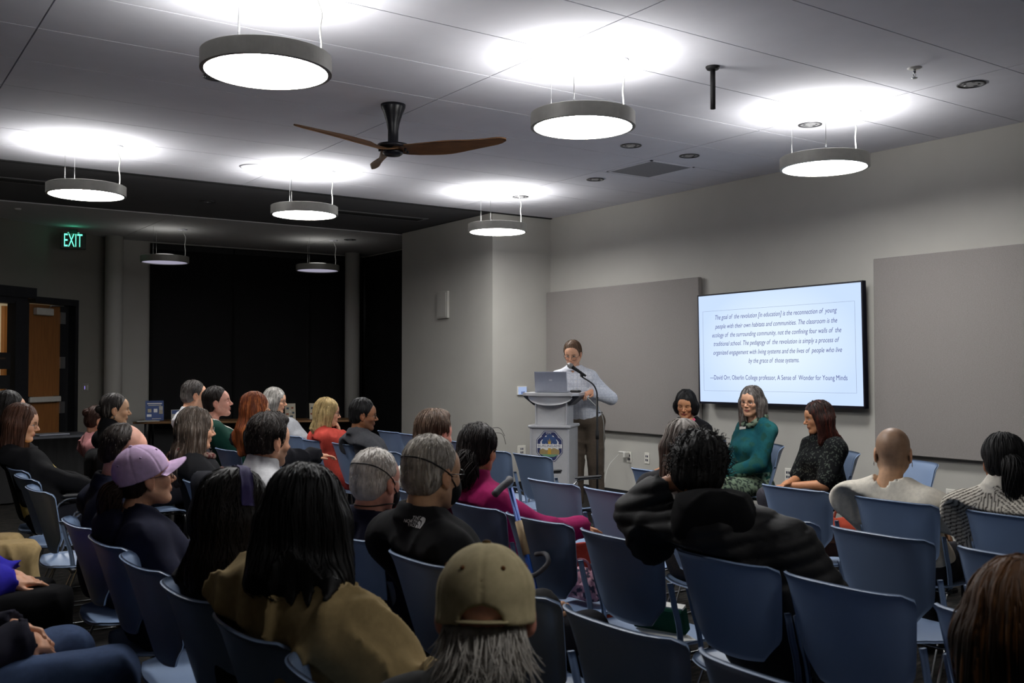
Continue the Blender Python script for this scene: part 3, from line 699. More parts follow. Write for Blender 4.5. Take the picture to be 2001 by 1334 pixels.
def surfnet(D, o, h):
    In = D < 0; n = [x - 1 for x in D.shape]
    cnt = sum(In[a:a + n[0], b:b + n[1], c:c + n[2]].astype(np.int8) for a, b, c in CORN)
    act = np.argwhere((cnt > 0) & (cnt < 8))
    if not len(act): return np.zeros((0, 3)), []
    idx = np.full(n, -1, np.int64); idx[act[:, 0], act[:, 1], act[:, 2]] = np.arange(len(act))
    pos = np.zeros((len(act), 3)); num = np.zeros(len(act))
    for p, q in EDG:
        da = D[act[:, 0] + p[0], act[:, 1] + p[1], act[:, 2] + p[2]]; db = D[act[:, 0] + q[0], act[:, 1] + q[1], act[:, 2] + q[2]]
        m = (da < 0) != (db < 0); t = np.where(m, da / np.where(m, da - db, 1), 0)
        pos += m[:, None] * (np.array(p) + t[:, None] * (np.array(q) - np.array(p))); num += m
    v = (act + pos / num[:, None]) * h + o; F = []
    for ax in range(3):
        u, w_ = [(1, 2), (2, 0), (0, 1)][ax]
        sl0 = [slice(None)] * 3; sl1 = [slice(None)] * 3; sl0[ax] = slice(0, -1); sl1[ax] = slice(1, None)
        A, B = In[tuple(sl0)], In[tuple(sl1)]; e = np.argwhere(A != B)
        e = e[(e[:, u] > 0) & (e[:, w_] > 0) & (e[:, u] < n[u]) & (e[:, w_] < n[w_])]
        ins = A[e[:, 0], e[:, 1], e[:, 2]]; qs = []
        for du, dw in ((-1, -1), (0, -1), (0, 0), (-1, 0)):
            c = e.copy(); c[:, u] += du; c[:, w_] += dw; qs.append(idx[c[:, 0], c[:, 1], c[:, 2]])
        q = np.stack(qs, 1); q[~ins] = q[~ins][:, ::-1]; q = q[(q >= 0).all(1)]; F.append(q)
    return v, np.vstack(F)
def mesh_sdf(fn, lo, hi, h, C=4):
    lo = np.array(lo, float); hi = np.array(hi, float); nb = np.ceil((hi - lo) / (h * C)).astype(int) + 1
    ax = [lo[i] + (np.arange(nb[i]) + .5 - 1 / (2 * C)) * h * C for i in range(3)]
    g = np.stack(np.meshgrid(*ax, indexing='ij'), -1).reshape(-1, 3); dc = fn(g).reshape(nb)
    near = np.abs(dc) < h * C * 1.3 + .012
    D = np.repeat(np.repeat(np.repeat(dc, C, 0), C, 1), C, 2).astype(float); M = np.repeat(np.repeat(np.repeat(near, C, 0), C, 1), C, 2)
    ii = np.argwhere(M)
    if len(ii): D[ii[:, 0], ii[:, 1], ii[:, 2]] = fn(lo + ii * h)
    return surfnet(D, lo, h)
class MX:
    """merged mesh with per-vertex colour"""
    def __init__(s): s.v = []; s.f = []; s.c = []; s.n = 0
    def add(s, v, f, col):
        v = np.asarray(v, float)
        if not len(v): return s
        c = col(v) if callable(col) else np.tile(np.array(col, float), (len(v), 1))
        s.v.append(v); s.c.append(c)
        s.f += [tuple(int(i) + s.n for i in q) for q in f]; s.n += len(v); return s
    def build(s, name, m, parent, attr='col'):
        me = bpy.data.meshes.new(name); v = np.vstack(s.v); me.from_pydata(v.tolist(), [], s.f)
        a = me.color_attributes.new(attr, 'FLOAT_COLOR', 'POINT'); c = np.ones((len(v), 4), np.float32); c[:, :3] = np.vstack(s.c)
        a.data.foreach_set('color', c.ravel()); me.polygons.foreach_set('use_smooth', [True] * len(me.polygons)); me.materials.append(m); me.update()
        return link(name, me, None, parent)
M_skin = attr_mat('skin', 'col', .48, 45, .10, .12, 380, .4)
M_hair = attr_mat('hair', 'col', .58, 30, .22, .0, 250, .28)
M_cloth = attr_mat('cloth', 'col', .9, 55, .10, .35, 700, .15)
M_shiny = attr_mat('shell_fabric', 'col', .62, 40, .10, .2, 300, .3)
# ================================================================ PEOPLE
SK = {'fair': srgb('d9a585'), 'pink': srgb('dba08c'), 'tan': srgb('bb8560'), 'brown': srgb('8a5b3e'), 'olive': srgb('c59a78')}
def mixc(a, b, t): t = np.clip(t, 0, 1)[:, None]; return a * (1 - t) + b * t
class Frame:
    """head coordinates (x forward, y left, z up, origin between the eyes' level and the ears) to person coordinates"""
    def __init__(s, o, M, sc): s.o, s.M, s.sc = np.array(o, float), M, sc
    def p(s, *c): return s.o + s.M @ (np.array(c, float) * s.sc)
    def inv(s, P): return ((P - s.o) @ s.M) / s.sc
def head_ops(b, H, neck, sex=0, jaw=1.0, nose=1.0, ears=True, earo=0.0, openm=0):
    sc, M = H.sc, H.M
    E = lambda c, r, k, mode='u': b.ell(H.p(*c), np.array(r) * sc, k * sc, M, mode)
    Cc = lambda a, c, ra, rb, k, mode='u': b.cap(H.p(*a), H.p(*c), ra * sc, rb * sc, k * sc, mode)
    E((-.012, 0, .030), (.098, .076, .089), .01); E((.028, 0, -.040), (.060, .058 * jaw, .072), .035)
    E((.052, 0, .030), (.042, .056, .050), .03); E((-.020, 0, .050), (.082, .069, .064), .02)
    for s in (-1, 1):
        Cc((-.005, s * .056 * jaw, -.055), (.058, s * .018, -.100), .017, .015, .03)
        E((.060, s * .040, -.026), (.022, .020, .020), .02)
        Cc((.074, s * .012, .020), (.066, s * .044, .020), .010, .009, .014)
    E((.070, 0, -.100), (.018, .019, .015), .022)
    for s in (-1, 1): E((.092, s * .031, .000), (.016, .0175, .0105), .010, 's')
    Cc((.082, 0, .012), (.1065 + .004 * nose, 0, -.028), .0075, .0105 * nose, .012)
    for s in (-1, 1): E((.096, s * .0115, -.034), (.010, .0075, .0075), .006)
    for s in (-1, 1): E((.0735, s * .031, -.001), (.0125, .0135, .0115), .0015)
    for s in (-1, 1): Cc((.079, s * .020, .0062), (.075, s * .042, .0052), .0050, .0044, .005)      # upper lids
    E((.081, 0, -.058), (.013, .026, .013), .014)
    E((.0900, 0, -.0618), (.0066, .020, .0044), .004); E((.0885, 0, -.0708), (.0068, .016, .0052), .004)
    E((.0965, 0, -.0662), (.010, .021, .0014 + .004 * openm), .002, 's')
    if ears:
        for s in (-1, 1):
            E((-.010, s * (.079 + earo), -.008), (.021, .0085 + earo, .033), .006); E((-.002, s * (.088 + earo * 2), -.002), (.011, .006, .017), .004, 's'); E((-.006, s * .077, -.036), (.010, .007, .011), .006)
    b.cap(H.p(-.030, 0, -.055), neck, .052 * sc * (1 - .12 * sex), .058 * sc * (1 - .1 * sex), .03 * sc)
def head_col(H, skin, lip=None, brow=None, iris=(.05, .03, .02), scalp=None, beard=None, closed=False, earring=False):
    lip = np.array(lip if lip is not None else np.array(skin) * V(.78, .55, .55)); sk = np.array(skin)
    def f(P):
        q = H.inv(P); x, y, z = q.T; c = np.tile(sk, (len(P), 1))
        fr = (x > .045)
        blush = np.exp(-(((np.abs(y) - .042) / .02) ** 2 + ((z + .028) / .022) ** 2)) * fr; c = mixc(c, sk * V(1.06, .82, .78), blush * .5)
        c = mixc(c, sk * V(1.05, .80, .76), np.exp(-((x - .108) ** 2 + y ** 2 + (z + .028) ** 2) / .015 ** 2) * .5)
        c = mixc(c, sk * V(1.05, .78, .72), ((np.abs(y) > .078) & (x < .02)) * .45)
        if scalp is not None:
            col, amt, x0, sl, zlow = scalp; g = (x - x0 - sl * (z - .07)) / .02
            c = mixc(c, np.array(col), np.clip(.5 - g, 0, 1) * np.clip((z - zlow) / .03, 0, 1) * amt * (np.abs(y) < .0775))
        if beard is not None:
            col, amt = beard; m = np.clip((-.030 - z) / .014, 0, 1) * np.clip((x - .0) / .02, 0, 1) * (z > -.125); lipm = np.exp(-((y / .020) ** 2 + ((z + .066) / .009) ** 2)) * (x > .08)
            c = mixc(c, np.array(col), m * amt * (1 - lipm))
        m = (x > .076) * np.exp(-((y / .021) ** 4 + ((z + .0665) / .0105) ** 4)); c = mixc(c, lip, m)
        if brow is not None:
            m = (x > .055) * np.exp(-(((np.abs(y) - .030) / .0165) ** 4 + ((z - .0195 + .10 * (np.abs(y) - .03) ** 2 / .03) / .0042) ** 4)); c = mixc(c, np.array(brow), m * .85)
        de = np.sqrt((x - .0735) ** 2 + (np.abs(y) - .031) ** 2 + (z + .001) ** 2); eye = (de < .0152) & (x > .076) & (np.abs(z + .0018) < .0050)
        if not closed:
            c = np.where(eye[:, None], V(.44, .40, .37), c); ir = eye & (np.hypot(np.abs(y) - .0305, z + .001) < .0056); c = np.where(ir[:, None], np.array(iris), c)
        lash = (x > .066) & (np.abs(np.abs(y) - .031) < .015) & (np.abs(z - (.0055 if not closed else -.004)) < .0022) & (de < .019); c = np.where(lash[:, None], sk * .25, c)
        return c
    return f
def hand_ops(b, wr, dirv, palm, side, sc=1.0, curl=(.35, .4, .45, .5), thumb=.4, spread=.06, forearm=None):
    """wrist point, direction to the fingers, palm normal, side=+1 when the thumb is towards +y of the hand frame"""
    x = np.array(dirv, float); x /= np.linalg.norm(x); n = np.array(palm, float); n -= x * (n @ x); n /= np.linalg.norm(n); z = -n; y = np.cross(z, x) * side
    T = lambda p: wr + sc * (x * p[0] + y * p[1] + z * p[2])
    Mh = np.stack([x, y, z], 1)
    b.box(T((.048, 0, 0)), np.array((.046, .037, .0125)) * sc, .012 * sc, .01, Mh)
    b.cap(T((-.02, 0, 0)), T((.03, 0, 0)), .024 * sc, .026 * sc, .015); b.ell(T((.03, .024, -.008)), np.array((.028, .016, .015)) * sc, .012, Mh)
    for (y0, L, r), cu, i in zip(((.028, .072, .0082), (.0095, .080, .0085), (-.009, .074, .0082), (-.0265, .058, .0072)), curl, range(4)):
        p = np.array((.087 - .004 * abs(i - 1), y0, .001)); a = -.1; sp = spread * (1 - i * .67)
        for seg, f in ((.46, .75), (.29, 1.0), (.25, .8)):
            a += cu * f * 1.25; q = p + L * seg * np.array((math.cos(a), sp, -math.sin(a))); b.cap(T(p), T(q), r * sc, r * sc * .93, .004 * sc); p = q; r *= .94
    p = np.array((.018, .030, -.006)); d1 = np.array((.72, .62 * (1 - thumb * .5), -.35 * thumb - .1)); q = p + d1 * .040; b.cap(T(p), T(q), .0115 * sc, .0105 * sc, .008)
    d2 = np.array((.90, .25 - .5 * thumb, -.30 * thumb)); r_ = q + d2 * .030; b.cap(T(q), T(r_), .0102 * sc, .0092 * sc, .004); b.cap(T(r_), T(r_ + d2 * .022), .0092 * sc, .0075 * sc, .004)
def ik(sh, wr, l1, l2, pole):
    d = wr - sh; L = np.linalg.norm(d); L2 = min(L, (l1 + l2) * .995); u = d / L; wr = sh + u * L2
    a = (l1 * l1 - l2 * l2 + L2 * L2) / (2 * L2); hgt = math.sqrt(max(l1 * l1 - a * a, 0)); p = np.array(pole, float); p -= u * (p @ u); p /= np.linalg.norm(p) + 1e-9
    return sh + u * a + p * hgt, wr
def cut_hair(hs, H, front=.075, slope=.75, low=-.075, k=.012, sideburn=0):
    """keep hair behind a hairline plane that slopes back towards the ears, and above the nape"""
    hs.add(lambda P: (lambda q: (q[:, 0] - front - slope * (q[:, 2] - .07)) * H.sc * .8)(H.inv(P)), k, 'i')
    hs.add(lambda P: (lambda q: (low - q[:, 2]) * H.sc)(H.inv(P)), k, 'i')
def strand_noise(hs, H, amp=.004, freq=26, seed=1, stretch=.16):
    def f(P, d):
        q = H.inv(P); rad = np.sqrt((q[:, 0] + .015) ** 2 + q[:, 1] ** 2) + .02
        n = np.stack([(q[:, 0] + .015) / rad, q[:, 1] / rad], 1); Q = np.stack([n[:, 0] * freq * .35, n[:, 1] * freq * .35, q[:, 2] * freq * stretch], 1)
        return d + amp * H.sc * ((vnoise(Q, seed) - .5) * 1.6 + (vnoise(Q * 2.3, seed + 5) - .5))
    hs.warp(f)
def hair_col(H, base, tip=None, seed=3, var=.35, streak=None, grad=(.06, .35)):
    base = np.array(base); tip = base if tip is None else np.array(tip)
    def f(P):
        q = H.inv(P); rad = np.sqrt((q[:, 0] + .015) ** 2 + q[:, 1] ** 2) + .015
        Q = np.stack([(q[:, 0] + .015) / rad * 16, q[:, 1] / rad * 16, q[:, 2] * 9], 1); n = vnoise(Q, seed)
        c = mixc(np.tile(base, (len(P), 1)), np.tile(tip, (len(P), 1)), (grad[0] - q[:, 2]) / grad[1])
        c = c * (1 + var * 2 * (n - .5))[:, None]
        if streak is not None: c = mixc(c, np.array(streak[0]), (vnoise(Q * 1.7, seed + 9) > streak[1]) * .8)
        return c
    return f
def locks(mx, hs, H, n, col, zend, seed=0, r=.0028, step=.012, steps=26, cone=(-1, .35), part=0.0, lift=.0015, wave=0.0, front=.06, flow=None):
    """fine locks traced down over the hair surface"""
    rg = np.random.RandomState(seed); u = rg.uniform(-PI, PI, n); cz = rg.uniform(*cone, n); ce = np.sqrt(1 - cz * cz)
    dirs = np.stack([np.cos(u) * ce, np.sin(u) * ce, cz], 1); keep = ~((dirs[:, 0] > .45) & (dirs[:, 2] < .5)); dirs = dirs[keep]
    o = H.p(-.015, 0, .03); P = o + (dirs @ H.M.T) * .30
    for _ in range(14): P = P - (P - o) / np.linalg.norm(P - o, axis=1, keepdims=True) * np.clip(hs(P) * .8, -.03, .06)[:, None]
    good = (np.abs(hs(P)) < .01); P = P[good]; n = len(P)
    if not n: return
    e = .004; paths = [P.copy()]; alive = np.ones(n, bool); ends = np.full(n, steps); zE = zend + rg.uniform(-.02, .05, n); ph = rg.uniform(0, 6, n)
    for k in range(steps):
        gx = np.stack([hs(P + V(e, 0, 0)) - hs(P - V(e, 0, 0)), hs(P + V(0, e, 0)) - hs(P - V(0, e, 0)), hs(P + V(0, 0, e)) - hs(P - V(0, 0, e))], 1)
        gx /= np.linalg.norm(gx, axis=1, keepdims=True) + 1e-9
        g = np.tile(V(0, 0, -1.), (n, 1)) if flow is None else flow(P)
        q = H.inv(P); g = g + np.stack([-.35 * (q[:, 2] > .05), part * np.sign(q[:, 1]) * (q[:, 2] > .03), np.zeros(n)], 1) @ H.M.T
        t = g - gx * (g * gx).sum(1, keepdims=True); t /= np.linalg.norm(t, axis=1, keepdims=True) + 1e-9
        if wave: sd = np.cross(gx, t); t = t + sd * (wave * np.sin(k * .9 + ph))[:, None]
        P = P + t * step; P = P - gx * np.clip(hs(P) - lift, -.02, .02)[:, None]
        q = H.inv(P); alive &= (P[:, 2] > zE) & ~((q[:, 0] > .045) & (q[:, 2] < .088) & (np.abs(q[:, 1]) < .056)); ends = np.where(~alive & (ends == steps), k, ends); paths.append(P.copy())
    A = np.stack(paths, 1); g = G()
    for i in range(n):
        L = int(ends[i]) + 1
        if L < 3: continue
        pts = A[i, :L]; rr = r * rg.uniform(.6, 1.3); g.tube(pts, [rr * (.5 + .5 * min(1, j / 2)) * (1 - .8 * (j / (L - 1)) ** 2) for j in range(L)], 4, True, True, .55)
    if g.v: mx.add(np.array(g.v), g.f, col)
def glasses(H, parent, col='1a1412', w=.023, hgt=.018, name='glasses', drop=0.0, thin=.0016):
    m = mat('frames_' + col, srgb(col), .3, .2, nscale=40, namt=.1); g = G()
    for s in (-1, 1):
        pts = []
        for k in range(17):
            a = 2 * PI * k / 16; pts.append(H.p(.099 - .006 * abs(math.cos(a)) * (math.cos(a) * s > 0), s * .032 + w * math.copysign(abs(math.cos(a)) ** .7, math.cos(a)), -.004 - drop + hgt * math.copysign(abs(math.sin(a)) ** .7, math.sin(a))))
        g.tube(pts, thin * H.sc, 6)
        g.tube([H.p(.095, s * (.032 + w), -.002 - drop), H.p(.078, s * .074, .0), H.p(-.01, s * .083, .004), H.p(-.026, s * .082, -.014)], thin * .9 * H.sc, 6)
    g.tube([H.p(.101, -.010, -.002 - drop), H.p(.106, 0, .001 - drop), H.p(.101, .010, -.002 - drop)], thin * H.sc, 6)
    return g.build(name, m, parent)
def fold_warp(s, amp=.007, sc=(9, 9, 5), seed=2):
    a = np.array(sc, float)
    def f(P, d):
        w_ = np.stack([vnoise(P * 4, seed), vnoise(P * 4 + 7, seed), vnoise(P * 4 + 13, seed)], 1) * 1.2
        n = vnoise(P * a + w_, seed); r_ = 1 - np.abs(2 * vnoise(P * a * .8 + 3 + w_, seed + 3) - 1)
        return d - amp * (n - .5) - amp * 1.1 * (r_ ** 3 - .3)
    s.warp(f)
PPL = []
def person(label, pos, yaw, head, hyaw, hp=0, hr=0, sc=.97, sex=0, skin='fair', hscale=None, face=None, colkw=None, hair=None, top=None, top2=None, legs=None, arms=(None, None), sw=None, bulk=1.0,
           chairx=None, chairdy=0.0, seated=True, feet=None, knees=None, hv=.0042, extra=None, noff=(-.05, 0, -.165), group=None, head_on=True, pelvis=None, hips=None):
    """pos: floor point under the pelvis; head: world point between the eyes' level and ears"""
    root = thing('person', label, 'person', (pos[0], pos[1], 0), R(yaw), group)
    Rz = rotm(-yaw); hl = Rz @ (np.array(head, float) - V(pos[0], pos[1], 0)); hs_ = hscale or sc * (.96 if sex else 1.0)
    H = Frame(hl, rotm(hyaw - yaw, hp, hr), hs_); skin_c = np.array(SK[skin]) if isinstance(skin, str) else np.array(skin)
    N = hl + np.array(noff) * hs_; Pv = V(0, 0, .53) if seated else V(0, 0, .94 * sc)
    if pelvis is not None: Pv = np.array(pelvis, float)
    sw_ = (sw or (.140 if sex else .165)) * sc; bl = bulk
    SH = [N + V(-.005, s * sw_, -.070) * V(1, 1, sc) for s in (1, -1)]
    axis_ = Pv - N; ch = N + axis_ * .40 + V(.012, 0, 0); ab = N + axis_ * .72 + V(-.005, 0, 0)
    hip = [Pv + V(.0, s * .088 * sc, -.02) for s in (1, -1)]
    if seated:
        KN = knees or [Pv + V(.42 * sc, s * .12, -.01) for s in (1, -1)]; FT = feet or [V(KN[i][0] - .02, KN[i][1], .085) for i in (0, 1)]
    else: KN = knees or [V(.03, s * .09, .50 * sc) for s in (1, -1)]; FT = feet or [V(-.01, s * .10, .09) for s in (1, -1)]
    KN = [np.array(k, float) for k in KN]; FT = [np.array(k, float) for k in FT]
    l1, l2 = .285 * sc, .255 * sc; AR = []
    for i, s in enumerate((1, -1)):
        a = arms[i] or {}
        w0 = np.array((0, 0, 1.)) if 'ew' in a else N + np.array(a['n'], float) if 'n' in a else np.array(a.get("w", (Pv[0] + .27, s * .11, Pv[2] + .10)), float); el, wr = ik(SH[i], w0, l1, l2, a.get('pole', (-.3, s * .5, -.8)))
        if 'ew' in a: el = Rz @ (np.array(a['ew']) - V(pos[0], pos[1], 0)); wr = Rz @ (np.array(a['ww']) - V(pos[0], pos[1], 0)); a = dict(a, dir=Rz @ np.array(a['dirw'], float), palm=Rz @ np.array(a['palmw'], float))
        AR.append((el, wr, a))
    # ---- garment builder
    def torso(o, armo=None, arms_on=True, sleeve=1.0, hem=None, b=None, legs_on=False):
        b = b or S(); armo = o if armo is None else armo; f = sc * bl
        b.ell(Pv + V(-.01, 0, .02), np.array((.115 * f + o, .160 * f + o, .105 * sc + o)), .05)
        b.cap(ab, ch, .090 * f + o, .092 * f + o, .06)
        b.add(lambda P: d_ell(P, ab, np.array((.098 * f + o, .130 * f + o, .15 * sc)), None), .06)
        b.add(lambda P: d_ell(P, ch, np.array((.098 * f + o, .140 * f + o, .150 * sc + o)), None), .05)
        b.cap(SH[0] + V(0, -.02, 0), SH[1] + V(0, .02, 0), .046 * sc + o * .9, None, .05)
        for i in (0, 1): b.cap(lerp(H.p(-.03, 0, -.07), N, .65), SH[i], .036 * sc + o * .7, .046 * sc + o * .9, .05)
        if sex:
            for s in (1, -1): b.ell(ch + V(.075 * f + o * .6, s * .065 * sc, -.005), (.055, .062, .062), .05)
        if arms_on:
            for i, (el, wr, a) in enumerate(AR):
                so = armo; b.cap(SH[i], el, .050 * sc * bl ** .5 + so, .042 * sc + so, .03)
                if sleeve > .5: b.cap(el, lerp(el, wr, min(1, (sleeve - .5) * 2)), .044 * sc + so, (.034 * sc + so), .02)
                elif sleeve < .5: b.ops.pop(); e2 = lerp(SH[i], el, sleeve * 2); b.cap(SH[i], e2, .056 * sc + so, .05 * sc + so, .03)
        return b
    # ---- body: head, neck, hands and an inner core, one mesh
    mb = MX(); core = torso(-.012, -.010)
    for i in (0, 1):
        core.cap(hip[i], KN[i], .075 * sc, .05 * sc, .03); core.cap(KN[i], FT[i], .05 * sc, .035 * sc, .02)
    if head_on: core.cap(H.p(-.03, 0, -.06), N, .045 * sc, .05 * sc, .03)
    if top: core.ops = core.ops
    lo = np.min([N, Pv] + KN + FT + [a[0] for a in AR] + [a[1] for a in AR] + SH, 0) - .16; hi = np.max([N, Pv] + KN + FT + [a[0] for a in AR] + [a[1] for a in AR] + SH, 0) + .16; lo[2] = max(lo[2], .02)
    rest_on_chair(core, dict(chairx=None if chairx is None else chairx + .02, chairdy=chairdy, pos=pos, yaw=R(yaw)))
    v, f = mesh_sdf(core, lo, hi, .028); mb.add(v, f, skin_c)
    hb = S(); ck = dict(colkw or {})
    if head_on:
        head_ops(hb, H, N, sex, **(face or {})); hc = head_col(H, skin_c, **ck)
        bb = .17 * hs_; v, f = mesh_sdf(hb, np.minimum(hl - bb, N - .07), np.maximum(hl + bb, N + .07), hv); mb.add(v, f, hc)
    bare = (top or {}).get('sleeve', 1.0)
    for i, s in enumerate((1, -1)):
        el, wr, a = AR[i]
        if a.get('hide'): continue
        hd = a.get('dir'); hd = (wr - el) if hd is None else np.array(hd, float); b2 = S()
        start = lerp(el, wr, .72) if bare > .7 else el
        b2.cap(start, wr, (.034 if bare > .7 else .040) * sc, .025 * sc, .01)
        if bare < .5: b2.cap(lerp(SH[i], el, .3), el, .048 * sc, .041 * sc, .02)
        hand_ops(b2, wr, hd, a.get('palm', (0, -s * .3, -1)), s * a.get('flip', 1), sc * (.9 if sex else 1.0), a.get('curl', (.35, .4, .45, .5)), a.get('thumb', .4))
        c0 = wr + hd / np.linalg.norm(hd) * .09; l_ = np.minimum(np.min([c0, wr, start] + ([lerp(SH[i], el, .3)] if bare < .5 else []), 0) - .05, c0 - .13); h_ = np.maximum(np.max([c0, wr, start] + ([lerp(SH[i], el, .3)] if bare < .5 else []), 0) + .05, c0 + .13)
        v, f = mesh_sdf(b2, l_, h_, .0042); mb.add(v, f, lambda P: np.tile(skin_c * V(1.0, .93, .9), (len(P), 1)))
    body = mb.build('body', M_skin, root)
    ctx = dict(root=root, H=H, N=N, Pv=Pv, SH=SH, AR=AR, ch=ch, ab=ab, torso=torso, sc=sc, hl=hl, hs=hs_, KN=KN, FT=FT, hip=hip, skin=skin_c, lo=lo, hi=hi, hb=hb, body=body, pos=pos, yaw=R(yaw), chairx=chairx, chairdy=chairdy)
    if top: garment(ctx, **top)
    if top2: garment(ctx, **top2)
    if legs: trousers(ctx, **legs)
    if hair and head_on: hair(ctx)
    if extra: extra(ctx)
    PPL.append(ctx); return ctx
def rest_on_chair(b, c):
    """clothes press flat against the curved chair back"""
    if c['chairx'] is None: return
    def rest(P):
        x = c['pos'][0] + math.cos(c['yaw']) * P[:, 0] - math.sin(c['yaw']) * P[:, 1]; dz = P[:, 2] - .83
        wy = np.abs(math.sin(c['yaw']) * P[:, 0] + math.cos(c['yaw']) * P[:, 1] - c['chairdy']); u = np.minimum(wy / .22, 1)
        return (c['chairx'] + .020 + .030 * u ** 2 + .048 * u ** 6) - x - .26 * np.minimum(dz, 0) - 2.5 * np.maximum(dz, 0) - 3 * np.maximum(wy - .27, 0)
    b.add(rest, .012, 'i')
def garment(c, name='jacket', col=(.02, .02, .02), o=.018, armo=None, sleeve=1.0, collar=None, neck=.062, m=None, folds=.018, fsc=(15, 15, 7), seed=2, openv=None, h=.011, colfn=None, hem=.47, warp=None, neckz=.0, pre=None, cuff=None):
    b = c['torso'](o, armo, True, sleeve); N, H, sc = c['N'], c['H'], c['sc']
    if pre: pre(b, c)
    if folds: fold_warp(b, folds, fsc, seed)
    if warp: b.warp(lambda P, d: warp(P, d, c))
    nk = H.p(-.028, 0, -.07); ax = (nk - N) / np.linalg.norm(nk - N)
    b.cap(N + ax * (.035 + neckz), N + ax * .3, neck * sc, neck * sc * 1.5, .012, 's')
    if collar:
        kind, hgt, rad, th = collar
        base = N + ax * (.012 + neckz); topc = base + ax * hgt
        def ring(P):
            q = P - base; t = q @ ax; tt = np.clip(t, 0, hgt); r_ = np.linalg.norm(q - t[:, None] * ax, axis=1); rr = rad * sc + .012 * (1 - tt / hgt)
            return np.hypot(np.abs(r_ - rr), np.maximum(np.abs(t - hgt / 2) - hgt / 2, 0)) - th
        b.add(ring, .014)
    if openv:                                                   # an open front: a wedge cut out of the garment
        w0, w1, z0, z1, dx = openv
        def wedge(P):
            t = np.clip((P[:, 2] - z0) / (z1 - z0), 0, 1.2); return np.maximum(np.abs(P[:, 1] - N[1]) - (w0 + (w1 - w0) * t), (N[0] + dx) - P[:, 0])
        b.add(wedge, .012, 's')
    b.add(lambda P: hem - P[:, 2], .01, 'i')
    rest_on_chair(b, c)
    for i, (el, wr, a) in enumerate(c['AR']):
        if sleeve >= 1.0:
            d_ = (wr - el) / np.linalg.norm(wr - el); cutp = wr - d_ * .005
            b.cap(cutp + d_ * .075, cutp + d_ * .12, .075, .075, .0, 's')
    if cuff: cuff(b, c)
    lo, hi = c['lo'].copy() - .03, c['hi'].copy() + .05; lo[2] = max(lo[2], hem - .03); hi[2] = max(hi[2], N[2] + .12)
    v, f = mesh_sdf(b, lo, hi, h); mx = MX()
    cc = np.array(col, float); mx.add(v, f, (lambda P: colfn(P, c)) if colfn else cc)
    o_ = mx.build(name, m or M_cloth, c['root']); c[name] = b; c['top'] = c.get('top') or b; c['outer'] = b; return o_
def trousers(c, name='trousers', col=(.02, .02, .025), o=.014, flare=.0, shoes=(.02, .018, .016), m=None, h=.015, folds=.010, colfn=None, shoe=True, up=.09):
    b = S(); sc = c['sc']; Pv = c['Pv']; b.ell(Pv + V(-.005, 0, -.0), (.125 * sc + o, .165 * sc + o, .10 * sc), .04)
    for i in (0, 1):
        b.cap(c['hip'][i], c['KN'][i], .082 * sc + o, .058 * sc + o, .03); b.cap(c['KN'][i], c['FT'][i], .056 * sc + o, .042 * sc + o + flare, .02)
    if folds: fold_warp(b, folds, (10, 10, 10), 5)
    rest_on_chair(b, c)
    b.add(lambda P: up - P[:, 2], .0, 'i'); b.add(lambda P: P[:, 2] - (Pv[2] + .10), .01, 'i')
    pts = np.array([Pv] + c['KN'] + c['FT'] + c['hip']); lo = pts.min(0) - .2; hi = pts.max(0) + .2; lo[2] = .02
    v, f = mesh_sdf(b, lo, hi, h); mx = MX(); mx.add(v, f, (lambda P: colfn(P, c)) if colfn else np.array(col)); mx.build(name, m or M_cloth, c['root'])
    if shoe:
        for i in (0, 1):
            F = c['FT'][i]; k = c['KN'][i]; s_ = S(); fd = V(F[0] - c['hip'][i][0], F[1] - c['hip'][i][1], 0); fd = V(1, .15 * (1 - 2 * i), 0); fd /= np.linalg.norm(fd)
            a = V(F[0], F[1], .045) - fd * .05; s_.cap(a, a + fd * .10, .040, .044, .02).cap(a + fd * .08, a + fd * .205 + V(0, 0, -.012), .042, .028, .03).cap(V(F[0], F[1], .10), V(F[0], F[1], .05), .042, .045, .02)
            s_.plane((0, 0, .002), (0, 0, -1), .004)
            v, f = mesh_sdf(s_, np.minimum(a, a + fd * .2) - .08, np.maximum(a, a + fd * .2) + V(.08, .08, .14), .011); mx = MX(); mx.add(v, f, np.array(shoes)); mx.build('shoe', m or M_cloth, c['root'])
